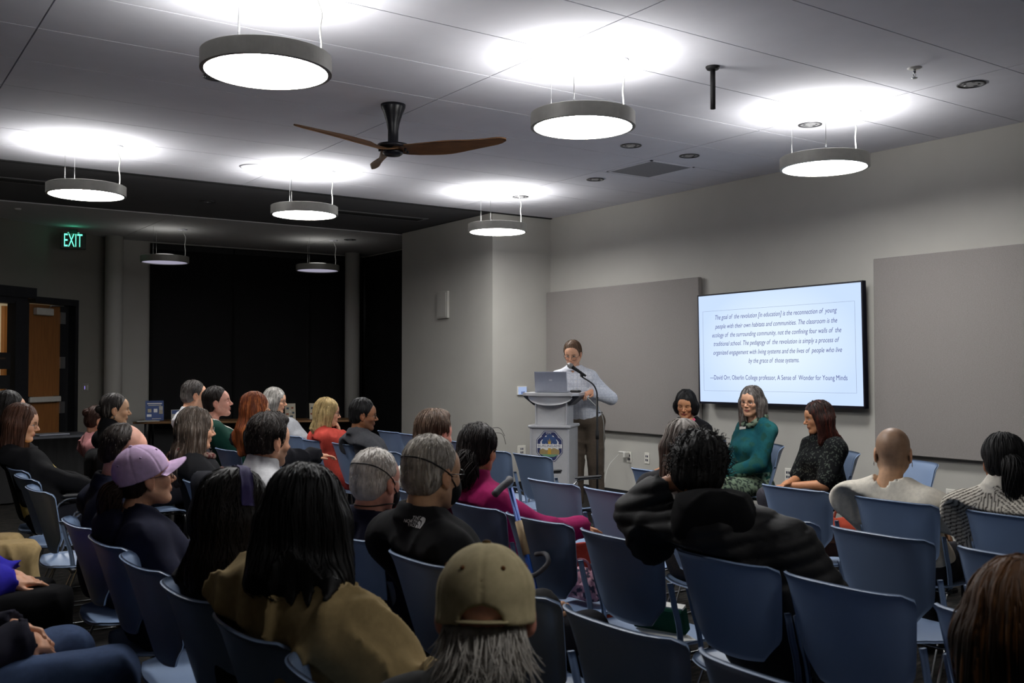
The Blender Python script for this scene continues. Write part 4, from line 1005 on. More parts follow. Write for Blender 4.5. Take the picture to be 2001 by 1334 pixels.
# ---------------------------------------------------------------- hair styles
def hyaw(c): f = c['H']; x = f.M[:, 0].copy(); x[2] = 0; x /= np.linalg.norm(x); return Frame(f.o, np.stack([x, np.cross(V(0, 0, 1.), x), V(0, 0, 1.)], 1), f.sc)
def finish(c, hs, col, lo, hi, h=.0048, mx=None, name='hair', m=None):
    v, f = mesh_sdf(hs, lo, hi, h); mx = mx or MX(); mx.add(v, f, col); o = mx.build(name, m or M_hair, c['root']); c[name] = hs; return o
def short_hair(col, top_=.014, side=.008, front=.072, slope=.75, low=-.07, n=420, tip=None, var=.35, seed=1, back=0.0, quiff=0.0, amp=.004, streak=None, curl=0.0, len_=.03, h=.0045, ztop=None):
    def f(c):
        H = c['H']; sc = H.sc; hs = S(); top = top_ * .72; E = lambda p, r, k: hs.ell(H.p(*p), np.array(r) * sc, k * sc, H.M)
        E((-.014 - back / 2, 0, .034), (.099 + back / 2, .077 + side, .089 + top), .01); E((-.046, 0, -.022), (.062 + back, .066 + side, .060), .03); E((-.020 - back / 2, 0, .050), (.083 + back / 2 + side * .5, .070 + side, .065 + top), .02)
        if quiff: E((.045, 0, .105), (.045, .050, .018 + quiff), .03)
        cut_hair(hs, H, front, slope, low)
        if ztop is not None: hs.add(lambda P: (H.inv(P)[:, 2] - ztop) * sc, .01, 'i')
        for s in (-1, 1): hs.ell(H.p(.000, s * .088, -.012), np.array((.028, .018, .034)) * sc, .008, H.M, 's')
        strand_noise(hs, H, amp, 30, seed, .3)
        mx = MX(); cf = hair_col(H, col, tip, seed, var, streak)
        if n: locks(mx, hs, H, n, cf, -9, seed, .0024, .008, max(3, int(len_ / .008)), (-.55, 1.0), wave=curl, lift=.0025)
        finish(c, hs, cf, H.o - .17 * sc, H.o + .17 * sc, h, mx)
    return f
def long_hair(col, L=.30, Lf=.22, vol=.0, face=(.097, 0, -.035), fr=(.068, .061, .105), tip=None, var=.35, seed=1, n=300, top_=.014, wave=0.0, wid=1.0, h=.0055, amp=.005, part=.0, streak=None, sides=(1, 1), back=1.0, front=.0, grad=(.06, .35)):
    """L: fall behind the shoulders below eye level, Lf: fall of the side pieces"""
    def f(c):
        H = c['H']; sc = H.sc; Y = hyaw(c); hs = S(); top = top_ * .72; E = lambda p, r, k: hs.ell(H.p(*p), np.array(r) * sc, k * sc, H.M)
        E((-.014, 0, .034), (.101 + vol * .5, .083 + vol * .6, .089 + top), .01); E((-.045, 0, -.02), (.068 + vol * .4, .080 + vol * .5, .08), .03); E((-.020, 0, .050), (.086, .074 + vol * .5, .066 + top), .02)
        if back:
            for y in (-.07, -.036, 0, .036, .07):
                hs.cap(Y.p(-.055 + .02 * abs(y) / .07, y, -.02), Y.p(-.090 + .03 * abs(y) / .07 - .02, y * 1.25 * wid, -L * (1 - .12 * abs(y) / .07)), (.040 + vol * .3) * sc, .026 * sc, .045 * sc)
        for s, on in ((1, sides[0]), (-1, sides[1])):
            if on and Lf: hs.cap(Y.p(.005, s * (.068 + vol * .3), -.015), Y.p(.010 + front, s * .085 * wid, -Lf * on), .032 * sc, .019 * sc, .04 * sc)
        tp = c.get('outer')
        if tp is not None and L > .15:                          # the fall lies over the clothes instead of sinking into them
            def drape(P):
                q = Y.inv(P); lim = .088 * wid + vol * .4; dg = tp(P); lz = -L * (1 - .15 * np.abs(q[:, 1]) / lim) + .035 * (vnoise(q[:, [1, 1, 1]] * 45, seed) - .5)
                return np.maximum.reduce([dg - .022 * sc * np.clip(1.15 - (q[:, 2] / lz) ** 3, .05, 1), -dg - .012, (np.abs(q[:, 1]) - lim) * sc, (lz - q[:, 2]) * sc, (q[:, 0] + .0) * sc, (q[:, 2] + .03) * sc])
            hs.add(drape, .02)
        hs.ell(H.p(*face), np.array(fr) * sc, .010, H.M, 's')
        strand_noise(hs, H, amp, 30, seed, .10)
        mx = MX(); cf = hair_col(H, col, tip, seed, var, streak, grad); zend = H.o[2] - max(L, Lf) * sc
        if n: locks(mx, hs, H, n, cf, zend, seed, .0027, .016, int(max(L, Lf) * sc / .016) + 12, (-.25, 1.0), part=part, wave=wave, lift=.0028)
        lo = H.o - V(.27, .27, max(L, Lf) + .12); finish(c, hs, cf, lo, H.o + V(.27, .27, .20), h, mx)
    return f
def knot(c, p, r, col, seed=4, name='hair_bun', sq=(1, 1, .9)):
    H = c['H']; s = S(); s.ell(H.p(*p), np.array(sq) * r * H.sc, .01, H.M); s.warp(lambda P, d: d + .004 * np.sin(((P - H.p(*p)) @ H.M[:, 1]) * 300 + ((P - H.p(*p)) @ H.M[:, 2]) * 160)); 
    v, f = mesh_sdf(s, H.p(*p) - r * 1.6, H.p(*p) + r * 1.6, .004); mx = MX(); mx.add(v, f, hair_col(H, col, None, seed, .4)); return mx.build(name, M_hair, c['root'])
def tail(c, p0, pts, r0, r1, col, seed=4, n=70, name='ponytail', wave=.25, spread=1.0):
    """a gathered tail: a tapering core and loose strands; points are offsets in the gravity-aligned head frame"""
    Y = hyaw(c); path = smooth_path([c['H'].p(*p0)] + [Y.p(*q) for q in pts], 6); rg = np.random.RandomState(seed); g = G(); N_ = len(path)
    prof = lambda u: (r0 + (r1 - r0) * u) * (.55 + .9 * math.sin(PI * min(1, .12 + u * .75))) * Y.sc
    s = S()
    for i in range(0, N_ - 2, 2): s.cap(path[i], path[i + 2], prof(i / N_) * .8, prof((i + 2) / N_) * .8, .01)
    v, f = mesh_sdf(s, np.min(path, 0) - .07, np.max(path, 0) + .07, .006); mx = MX(); cf = hair_col(c['H'], col, None, seed, .4); mx.add(v, f, cf)
    for k in range(n):
        a, rr, ph = rg.uniform(0, 6.28), math.sqrt(rg.uniform(.4, 1.1)), rg.uniform(0, 6); end = int(N_ * rg.uniform(.75, 1.0)); pts_ = []
        for i in range(end):
            u = i / N_; w = prof(u) * rr * (1 + .5 * u * spread); aa = a + wave * math.sin(u * 7 + ph)
            t = path[min(i + 1, N_ - 1)] - path[max(i - 1, 0)]; t /= np.linalg.norm(t) + 1e-9; e1 = np.cross(t, V(.3, .9, .2)); e1 /= np.linalg.norm(e1); e2 = np.cross(t, e1)
            pts_.append(path[i] + w * (math.cos(aa) * e1 + math.sin(aa) * e2))
        if len(pts_) > 2: g.tube(pts_, [.0028 * (1 - .75 * (i / len(pts_)) ** 2) for i in range(len(pts_))], 4)
    mx.add(np.array(g.v), g.f, cf); return mx.build(name, M_hair, c['root'])
def flyaways(c, specs, col, r=.0012, name='loose_strands'):
    g = G(); Y = hyaw(c)
    for pts in specs: g.tube(smooth_path([Y.p(*p) for p in pts], 6), r, 4)
    mx = MX(); mx.add(np.array(g.v), g.f, np.array(col)); return mx.build(name, M_hair, c['root'])
def snap(sdf, P, off=.002, it=12):
    """move points onto a surface"""
    P = np.array(P, float); e = .003
    for _ in range(it):
        d = sdf(P); gx = np.stack([sdf(P + V(e, 0, 0)) - sdf(P - V(e, 0, 0)), sdf(P + V(0, e, 0)) - sdf(P - V(0, e, 0)), sdf(P + V(0, 0, e)) - sdf(P - V(0, 0, e))], 1); gx /= np.linalg.norm(gx, axis=1, keepdims=True) + 1e-9
        P = P - gx * np.clip(d - off, -.03, .03)[:, None]
    return P
def decal(c, sdf, v, f, centre, right, up, m, name, off=.0025):
    """flat lettering or marks laid onto a garment"""
    right, up = np.array(right, float), np.array(up, float); right /= np.linalg.norm(right); up -= right * (up @ right); up /= np.linalg.norm(up); n = np.cross(right, up)
    P = np.array(centre) + v[:, :1] * right + v[:, 1:2] * up + n * .06
    for _ in range(40): P = P - n * np.clip(sdf(P) - off, -.02, .02)[:, None]
    g = G(); g.add(P, f); return g.build(name, m, c['root'])
def baseball_cap(c, col, brim_len=.075, low=.012, hole=False, btn=None, tilt=0, m=None, eyelet=None):
    H0 = c['H']; H = Frame(H0.o, H0.M @ rotm(0, tilt, 0), H0.sc); sc = H.sc; s = S()
    s.ell(H.p(-.010, 0, .040), np.array((.108, .090, .098)) * sc, .01, H.M); s.cap(H.p(-.012, 0, .03), H.p(-.012, 0, low), .090 * sc, .0915 * sc, .03); s.ell(H.p(-.010, 0, low), np.array((.109, .091, .06)) * sc, .02, H.M)
    inner = S(); inner.ell(H.p(-.010, 0, .036), np.array((.099, .081, .090)) * sc, .01, H.M); inner.ell(H.p(-.010, 0, low), np.array((.100, .082, .06)) * sc, .02, H.M)
    s.add(lambda P: inner(P), .002, 's'); s.add(lambda P: (low - H.inv(P)[:, 2] - .10 * np.clip(H.inv(P)[:, 0], -1, 0) * 0) * sc, .003, 'i')
    def seams(P, d):
        q = H.inv(P); a = np.arctan2(q[:, 1], q[:, 0] + .01); ds = np.abs(((a / (PI / 3)) + .5) % 1 - .5); rr = np.hypot(q[:, 0] + .01, q[:, 1])
        return d + .0022 * np.exp(-(ds * rr / .0035) ** 2) * sc - .0035 * (vnoise(P * 26, 4) - .5)
    s.warp(seams)
    if hole: s.ell(H.p(-.118, 0, low + .004), np.array((.05, .043, .034)) * sc, .003, H.M, 's')
    t = c['root']; mx = MX(); cc = np.array(col)
    v, f = mesh_sdf(s, H.o - .16 * sc, H.o + .18 * sc, .0042); mx.add(v, f, cc); cap = mx.build('cap', m or M_cloth, t)
    n, k = 15, 17; P = np.zeros((n, k, 3))
    for i in range(n):
        u = i / (n - 1)
        for j in range(k):
            a = R(-62 + 124 * j / (k - 1)); e = brim_len * math.cos(a * 1.38) ** .6 if abs(a * 1.38) < PI / 2 else 0
            x = -.010 + .104 * math.cos(a) + u * max(.002, e); y = .088 * math.sin(a) * (1 + .05 * u); P[i, j] = H.p(x, y, low + .010 - .30 * y * y / .09 - u * .012)
    g = G().grid(P, True, .004); mx = MX(); mx.add(np.array(g.v), g.f, cc * 1.0); mx.build('cap_brim', m or M_cloth, cap)
    g = G(); pb = H.p(-.010, 0, .138); g.tube([pb - H.M[:, 2] * .004, pb + H.M[:, 2] * .004, pb + H.M[:, 2] * .006], [.009, .008, .003], 12); mx = MX(); mx.add(np.array(g.v), g.f, np.array(btn if btn is not None else col)); mx.build('cap_button', m or M_cloth, cap)
    ex = []
    for a in (30, 90, 150, 210, 270, 330): 
        q = (math.cos(R(a)), math.sin(R(a))); ex.append(H.p(-.010 + .092 * q[0], .077 * q[1], .094))
    P = snap(s, np.array(ex), .0005)
    for p, a in zip(P, (30, 90, 150, 210, 270, 330)):
        nn = p - H.p(-.01, 0, .03); nn /= np.linalg.norm(nn); g = G().tube([p - nn * .001, p + nn * .0015], .0042, 10); mx = MX(); mx.add(np.array(g.v), g.f, np.array(eyelet if eyelet is not None else cc * .6)); mx.build('cap_eyelet', M_cloth, cap)
    if hole:
        pts = [H.p(-.010 - .104 * math.cos(a), .088 * math.sin(a), low + .009) for a in np.linspace(-.55, .55, 13)]
        g = G(); g.tube(pts, .0115 * sc, 8, True, True, .25); mx = MX(); mx.add(np.array(g.v), g.f, cc * .85); mx.build('cap_strap', m or M_cloth, cap)
    c['cap'] = s; return cap
# ---------------------------------------------------------------- the cast
HB, HBL, HG, HW = srgb('2a1a12'), srgb('0b0a0b'), srgb('8a8580'), srgb('d8d2cb')
def hand(w, **k): d = dict(w=w); d.update(k); return d
REST = lambda s, x=.25, z=.62, y=.10: hand((x, s * y, z), palm=(0, -s * .2, -1), pole=(-.4, s * .6, -.6))
def sit(row, y, dx=.215):
    CX[0] = row; return (row + dx, y)
CX = [None]

# --- man at the podium
def f1(c):
    H = c['H']; glasses(H, c['root'], '241d1a', drop=.012)
    g = G(); N = c['N']; p = snap(c['top'], np.array([c['ch'] + V(.13, 0, z) for z in (.10, .03, -.04, -.11)]), .002)
    for q in p: g.tube([q, q + V(.003, 0, 0)], .005, 10)
    me = g.build('shirt_buttons', M_white_plastic, c['root'])
    b = S(); b.ell(c['Pv'] + V(-.005, 0, .075), (.135, .165, .018), .0); b.warp(lambda P, d: np.maximum(d, -b.ops[0][1](P) - .05)); v, f = mesh_sdf(b, c['Pv'] - V(.2, .2, .02), c['Pv'] + V(.2, .2, .15), .008); mx = MX(); mx.add(v, f, np.array(srgb('0d0c0c'))); mx.build('belt', M_shiny, c['root'])
def check_shirt(P, c):
    q = P - c['N']; a = np.abs((q[:, 1] / .013) % 1 - .5) < .10; b = np.abs((q[:, 2] / .013) % 1 - .5) < .10
    return np.where((a | b)[:, None], np.array(srgb('c8cdd9')), np.array(srgb('dfe2ea')))
person('standing man in white checked shirt and glasses reading at the podium', (6.19, 7.64), 222, (5.96, 7.56, 1.575), 218, 20, 0, .99, skin='fair', colkw=dict(brow=srgb('4a3a2c')), face=dict(jaw=1.02),
       hair=short_hair(srgb('5d4736'), .014, .007, .076, .65, n=500, tip=srgb('6e6258'), len_=.035), seated=False, noff=(-.055, 0, -.17), pelvis=(.0, 0, .92), knees=[(.02, .10, .49), (.02, -.10, .49)], feet=[(-.03, .11, .085), (-.03, -.11, .085)],
       arms=(hand((.30, .10, 1.205), palm=(0, -.2, -1), dir=(.8, -.45, -.15), pole=(-.4, .75, -.6), curl=(.5, .55, .6, .6)), hand((.34, -.26, 1.21), palm=(0, .2, -1), dir=(1, .2, -.1), pole=(-.4, -.8, -.6))),
       top=dict(name='shirt', colfn=check_shirt, o=.020, folds=.007, collar=('c', .035, .062, .005), hem=.90, h=.008, fsc=(8, 8, 5), seed=8), legs=dict(col=srgb('5a5046'), o=.022, flare=.012, shoes=srgb('241a14')), extra=f1)

# --- panel along the wall
def f2(c):
    H = c['H']
    for s in (1, -1):
        g = G(); g.tube([H.p(-.006, s * .089, -.046), H.p(-.005, s * .091, -.062)], [.005, .007], 8); g.build('earring', M_black, c['root'])
jack_open = (.030, .085, .60, .98, .02)
c = person('seated woman with short black bob in black jacket over pink top', (6.06, 6.05), 192, (6.03, 6.095, 1.127), 214, 15, 3, .97, 1, 'tan', colkw=dict(brow=srgb('1a1412'), lip=srgb('a2544c'), closed=True),
       hair=long_hair(srgb('0c0b0d'), .085, .065, .012, n=260, wid=.85, seed=3, var=.3, top_=.018, fr=(.060, .060, .098), wave=.1), top=dict(name='blouse', col=srgb('c0506e'), o=.012, folds=.004, neck=.066, h=.011),
       legs=dict(col=srgb('4e4a56')), arms=(hand((.30, -.04, .60), palm=(.3, -.5, -.8), dir=(.6, -.8, 0)), hand((.28, .03, .64), palm=(.3, .5, -.8), dir=(.6, .8, 0))), extra=f2)
garment(c, name='jacket', col=srgb('0f0f12'), o=.026, openv=jack_open, folds=.006, neck=.078, collar=('c', .02, .078, .008))
def pendant_lace(c):
    H = c['H']; glasses(H, c['root'], '3a1512', w=.024, hgt=.017)
    p = snap(c['top'], np.array([c['N'] + V(.09, -.045, -.055)]), .003)[0]; bd = G().box(p + V(.004, 0, 0), (.004, .075, .024), rotm_blender(8), .001).build('name_badge', M_white_plastic, c['root'])
    N, H, sc = c['N'], c['H'], c['sc']; pts = [H.p(-.03, 0, -.07) * .35 + N * .65 + V(.075 * math.cos(a) + .012, .085 * math.sin(a), -.05 * math.cos(a) - .012) for a in np.linspace(-2.9, 2.9, 22)]
    P = snap(c['top'], np.array(pts), .004); s = S()
    for a, b in zip(P[:-1], P[1:]): s.cap(a, b, .020, .020, .012)
    fold_warp(s, .006, (30, 30, 30), 3); v, f = mesh_sdf(s, P.min(0) - .05, P.max(0) + .05, .006); mx = MX()
    mx.add(v, f, lambda Q: np.where((vnoise(Q * 55, 5) > .52)[:, None], np.array(srgb('1e2a26')), np.array(srgb('6c7a68')))); mx.build('scarf_collar', M_cloth, c['root'])
def rotm_blender(d): return Matrix.Rotation(R(d), 3, 'X')
def teal(P, c):
    n = vnoise(P * 11, 3); m = vnoise(P * 45, 9); col = mixc(np.tile(np.array(srgb('124850')), (len(P), 1)), np.array(srgb('245f62')), (n - .35) * 2)
    pat = (P[:, 2] < .63) & (m > .50); col = np.where(pat[:, None], np.array(srgb('26332f')), np.where((P[:, 2] < .63)[:, None], np.array(srgb('6f8f7c')), col))
    arm = vnoise(P * 26, 12) > .62; return np.where(arm[:, None], np.array(srgb('1f4a45')), col)
def skirt_pat(P, c): return np.where((vnoise(P * 80, 9) > .52)[:, None], np.array(srgb('26302d')), np.array(srgb('6a7a66')))
person('seated woman with long greying hair, glasses and teal blouse with name badge', (6.03, 5.37), 172, (5.98, 5.322, 1.176), 196, 5, 2, .98, 1, 'fair', colkw=dict(brow=srgb('4a3d34'), lip=srgb('a85c54')),
       hair=long_hair(srgb('4a4542'), .235, .20, .010, n=320, seed=5, tip=srgb('5c4a42'), wid=1.0, streak=(srgb('85807c'), .62), part=.5, fr=(.066, .058, .108)), top=dict(name='blouse', colfn=teal, o=.020, folds=.008, neck=.085, h=.009, neckz=-.02),
       legs=dict(colfn=skirt_pat, o=.03, h=.012, flare=.03, name='skirt'), arms=(hand((.29, .05, .61), palm=(.2, -.3, -1), dir=(.8, -.6, 0)), hand((.31, -.03, .60), palm=(.2, .3, -1), dir=(.8, .6, 0))), extra=pendant_lace)
def speck(P, c): return np.where((vnoise(P * 170, 4) > .73)[:, None], np.array(srgb('474d46')), np.array(srgb('101113')))
def f4(c):
    knot(c, (-.112, -.01, -.02), .030, srgb('120c0b'))
person('seated panelist in profile with wavy auburn hair, bun and black speckled shirt', (5.96, 4.62), 166, (5.90, 4.625, 1.083), 148, 10, 0, .97, 1, 'tan', colkw=dict(brow=srgb('20120e'), lip=srgb('96584a')),
       hair=long_hair(srgb('20110d'), .215, .19, .016, n=340, seed=7, tip=srgb('43190f'), wid=1.05, wave=.35, part=.3, streak=(srgb('521f12'), .72), fr=(.064, .062, .108)), top=dict(name='shirt', colfn=speck, o=.022, folds=.006, sleeve=.42, h=.008, collar=('c', .025, .064, .006), hem=.44),
       legs=dict(col=srgb('3e3d44')), arms=(hand((.33, .02, .60), palm=(.2, -.2, -1), dir=(.9, -.3, -.1), pole=(-.3, .5, -.6)), hand((.34, .03, .62), palm=(.2, .4, -1), dir=(.9, .3, -.15), pole=(-.3, -.5, -.6))), extra=f4)

# --- row facing the panel
def f5(c):
    H = c['H']
    for s in (1, -1):
        pts = [H.p(-.006 + .008 * math.cos(a), s * .086, -.052 + .010 * math.sin(a)) for a in np.linspace(0, 6.28, 13)]; g = G(); g.tube(pts, .0018, 6); g.build('hoop_earring', M_chrome, c['root'])
person('person with shaved head and hoop earrings in loose cream tee seen from behind', sit(4.06, 2.80), chairx=CX[0], yaw=8, head=(4.22, 2.871, 1.034), hyaw=32, hp=4, hr=0, sc=1.0, sex=0, skin='olive', colkw=dict(scalp=(srgb('4a423c'), .55, .080, .6, -.085), brow=HB), face=dict(jaw=.95),
       top=dict(name='tee', col=srgb('d9d3c6'), o=.030, armo=.036, sleeve=.62, folds=.009, neck=.074, seed=4, hem=.40, fsc=(7, 7, 5)), legs=dict(col=srgb('2a2a30')), sw=.20, bulk=1.02,
       arms=(hand((.33, .10, .62), pole=(-.2, .9, -.4)), hand((.20, -.30, .64), pole=(-.15, -1, -.1))), extra=f5)
def knit(P, c):
    N = c['N']; q = P - N; y = q[:, 1]; z = q[:, 2]; ay = np.abs(y); rag = ay > (.045 - z * .62)
    s_body = (ay + .10 * z) / .0155; s_sl = (ay * .60 + z * 1.0 + .05 * q[:, 0]) / .0165; st = np.where(rag, s_sl, s_body); fr = (st % 1); neckm = (z > .03) & (np.hypot(q[:, 0] - .02, y) < .085)
    c_ = np.where((np.abs(fr - .5) < .20)[:, None], np.array(srgb('4a433e')), np.array(srgb('cfc9bc'))); return np.where(neckm[:, None], np.array(srgb('d6d0c4')), c_)
def f6(c): tail(c, (-.10, -.005, .02), [(-.14, -.01, -.03), (-.13, -.012, -.12), (-.115, -.01, -.20)], .040, .016, HBL, 5, 130)
person('person with black ponytail in black and cream ribbed knit sweater', sit(4.06, 2.23), chairx=CX[0], yaw=2, head=(4.20, 2.319, 1.037), hyaw=44, hp=2, hr=0, sc=.98, sex=1, skin='brown', hair=short_hair(HBL, .018, .012, .070, .7, -.075, n=700, len_=.09, var=.3, amp=.003),
       top=dict(name='sweater', colfn=knit, o=.030, armo=.034, folds=.004, h=.0058, collar=('c', .058, .058, .008), neckz=.03), legs=dict(col=srgb('22222a')), sw=.165, arms=(REST(1), REST(-1)), extra=f6)
# --- grey-haired woman and the puffer jacket
person('woman with grey-topped brown hair and dark jacket seen from behind beside the puffer jacket', sit(3.21, 3.36), chairx=CX[0], yaw=12, head=(3.38, 3.435, 1.077), hyaw=44, hp=6, hr=0, sc=.97, sex=1, skin='fair', hair=long_hair(srgb('8f8983'), .20, .16, .012, n=340, seed=9, tip=srgb('3a281e'), var=.3, streak=(srgb('5a4a40'), .66), part=.5, grad=(.10, .13)),
       top=dict(name='jacket', col=srgb('2c2b2d'), o=.030, folds=.008, collar=('c', .03, .07, .009)), legs=dict(col=srgb('24242a')), arms=(REST(1), REST(-1)))
def puff(P, d, c):
    s = (P - c['N']) @ V(-.18, .20, 1.0); r = np.abs(np.sin(s * PI / .048)); return d - .009 * (r ** .6 - .55)
def hood(b, c):
    N = c['N']
    for a in np.linspace(-2.3, 2.3, 11): pass
    b.ell(N + V(-.085, -.005, -.02), (.075, .120, .085), .05)
def f7(c):
    N = c['N']; s = S(); s.ell(N + V(-.075, .0, .025), (.085, .140, .105), .03); s.ell(N + V(-.030, -.06, .055), (.07, .05, .065), .04); s.ell(N + V(-.030, .06, .03), (.06, .045, .055), .04); fold_warp(s, .016, (10, 10, 12), 6)
    v, f = mesh_sdf(s, N - .24, N + .26, .008); mx = MX(); mx.add(v, f, np.array(srgb('0e0e10'))); mx.build('hood', M_cloth, c['root'])
    H = c['H']; rg = np.random.RandomState(3); g = G()
    for k in range(420):
        a = rg.uniform(-PI, PI); z = rg.uniform(-.5, 1); e = math.sqrt(1 - z * z); dv = V(e * math.cos(a), e * math.sin(a), z)
        if dv[0] > .5: continue
        b0 = V(-.016, 0, .03) + dv * V(.098, .092, .098) * .93; t1 = np.cross(dv, rg.normal(size=3)); t1 /= np.linalg.norm(t1); t2 = np.cross(dv, t1); n = 9; r_ = rg.uniform(.006, .013); L = rg.uniform(.015, .042); pts = []
        for i in range(n): u = i / (n - 1); pts.append(H.p(*(b0 + dv * L * u + t1 * r_ * math.sin(u * 6) * u ** .3 + t2 * r_ * (1 - math.cos(u * 6)) * .7)))
        g.tube(pts, [.0024 * (1 - .6 * i / n) for i in range(n)], 4)
    mx = MX(); mx.add(np.array(g.v), g.f, srgb('0d0b0b')); mx.build('hair_curls', M_hair, c['root'])
person('person in black quilted puffer jacket and hood, elbow out, hand behind neck', sit(2.37, 2.15, .24), chairx=CX[0], chairdy=.13, yaw=24, head=(2.50, 2.466, 1.085), hyaw=46, hp=10, hr=-6, sc=1.03, sex=0, skin='tan', hair=short_hair(srgb('0c0a0a'), .024, .016, .070, .75, -.085, n=0, amp=.012, seed=6, back=.01),
       noff=(-.06, -.095, -.155), top=dict(name='puffer_jacket', col=srgb('0d0d0f'), o=.045, armo=.034, m=M_shiny, folds=.006, warp=puff, h=.009, seed=7, hem=.42, pre=hood), legs=dict(col=srgb('141417'), o=.025), sw=.225, bulk=1.2,
       arms=(hand(None, ew=(2.37, 2.64, .930), ww=(2.42, 2.535, 1.040), dirw=(.45, -.75, .35), palmw=(.75, -.2, -.3), curl=(.3, .3, .35, .4)), REST(-1)), extra=f7)
# --- third row
def f30(c): tail(c, (-.085, .0, -.01), [(-.115, .0, -.06), (-.115, .0, -.13), (-.095, .0, -.19)], .045, .026, srgb('1a1413'), 6, 150, 'ponytail', .5); flyaways(c, [[(.02, -.07, .09), (.06, -.10, .08), (.07, -.115, .03)], [(.0, -.06, .11), (.05, -.09, .11), (.085, -.10, .07)], [(-.02, .05, .125), (.0, .09, .12), (.03, .11, .07)]], srgb('2a2220'))
person('woman with dark wavy ponytail in magenta sweater and red trousers', sit(2.37, 3.78), chairx=CX[0], yaw=8, head=(2.50, 3.88, 1.059), hyaw=26, hp=6, hr=0, sc=.99, sex=1, skin='tan', hair=short_hair(srgb('191312'), .020, .014, .068, .7, -.08, n=600, len_=.08, tip=srgb('3a302c'), var=.45, curl=.3, amp=.006, streak=(srgb('4a413d'), .80)),
       top=dict(name='sweater', col=srgb('8a1550'), o=.026, armo=.020, folds=.008, collar=('c', .055, .066, .011), seed=5, neckz=.01), legs=dict(col=srgb('a03a30'), o=.018, shoes=srgb('c79aa8')), knees=[(.42, .12, .53), (.47, -.17, .54)], feet=[(.42, .12, .085), (.46, -.20, .085)],
       arms=(REST(1), hand((.33, -.17, .69), dir=(.9, -.1, -.2), palm=(0, .1, -1), pole=(-.5, -.7, -.5))), extra=f30)
def f27(c):
    v, f = text_mesh('*', .2, 0, .10); cols = (srgb('d8b52a'), srgb('cf4a2a'), srgb('1d1d1d')); rg = random.Random(3)
    for k, (dx, dz, s_) in enumerate(((.0, .0, 1.0), (-.03, .035, .8), (.03, -.03, .7), (-.02, -.045, .6), (.035, .04, .6))):
        g = G(); n = 14; g.disc((0, 0, 0), .032 * s_, n); vv = np.array(g.v) * (1 + .25 * np.sin(np.arange(n) * 2.3 + k))[:, None]
        decal(c, c['top'], np.array([[p[0] + dx, p[1] + dz] for p in vv]), g.f, c['ch'] + V(-.16, -.02, .03), (0, -1, 0), (0, 0, 1), mat('print_%d' % (k % 3), cols[k % 3], .8, nscale=60, namt=.15), 'shirt_print', .003 + .0006 * k)
person('man with short brown hair in white tee with colourful print', sit(2.37, 4.28), chairx=CX[0], yaw=0, head=(2.50, 4.291, 1.107), hyaw=18, hp=4, hr=0, sc=.98, sex=0, skin='pink', colkw=dict(brow=srgb('4a3424')), hair=short_hair(srgb('4a372a'), .018, .008, .070, .7, -.07, n=520, len_=.05, tip=srgb('6b5a4c'), quiff=.010, streak=(srgb('8a7664'), .75)),
       top=dict(name='tee', col=srgb('cfcdc6'), o=.022, sleeve=.45, folds=.007), legs=dict(col=srgb('2c3040')), arms=(REST(1), REST(-1)), extra=f27)
# --- second row
def strap(c, pts, r=.0026, name='mask_strap', sdf=None):
    H = c['H']; sd = sdf or (lambda P: np.minimum(c['hair'](P), c['hb'](P)) if 'hair' in c else c['hb'](P)); P = snap(sd, np.array([H.p(*p) for p in smooth_path(pts, 5)]), .002, 8); g = G(); g.tube(P, r, 6); return g.build(name, M_black, c['root'])
def mask(c, col, name='face_mask'):
    H = c['H']; s = S(); s.ell(H.p(.050, 0, -.058), np.array((.066, .062, .058)) * H.sc, .01, H.M); s.ell(H.p(.09, 0, -.045), np.array((.033, .028, .040)) * H.sc, .02, H.M); s.add(lambda P: (.030 - H.inv(P)[:, 0]) * H.sc, .004, 'i')
    v, f = mesh_sdf(s, H.o - .16, H.o + .17, .005); mx = MX(); mx.add(v, f, np.array(col)); return mx.build(name, M_cloth, c['root'])
def f28(c):
    mask(c, srgb('15151a')); glasses(c['H'], c['root'], '8a8684', thin=.0012)
    strap(c, [(.06, -.058, -.05), (.02, -.080, -.015), (-.03, -.083, .030), (-.085, -.055, .062), (-.105, 0, .068), (-.085, .055, .062), (-.03, .083, .03), (.03, .078, -.02), (.06, .058, -.05)])
    strap(c, [(.05, -.062, -.085), (.0, -.066, -.085), (-.06, -.045, -.088), (-.08, 0, -.09), (-.06, .045, -.088), (.05, .062, -.085)], .0022)
person('white-haired man in navy fleece with black mask strap around his head', sit(1.56, 3.36), chairx=CX[0], yaw=6, head=(1.74, 3.425, 1.01), hyaw=24, hp=4, hr=0, sc=1.0, sex=0, skin='pink', colkw=dict(brow=HW), hair=short_hair(srgb('c9c3bd'), .006, .004, .050, .75, -.078, n=650, len_=.024, tip=srgb('d2cdc8'), var=.14, amp=.002),
       top=dict(name='fleece', col=srgb('17172a'), o=.028, folds=.008, collar=('c', .045, .070, .009)), legs=dict(col=srgb('1c1c24')), bulk=1.12, arms=(REST(1), REST(-1)), extra=f28)
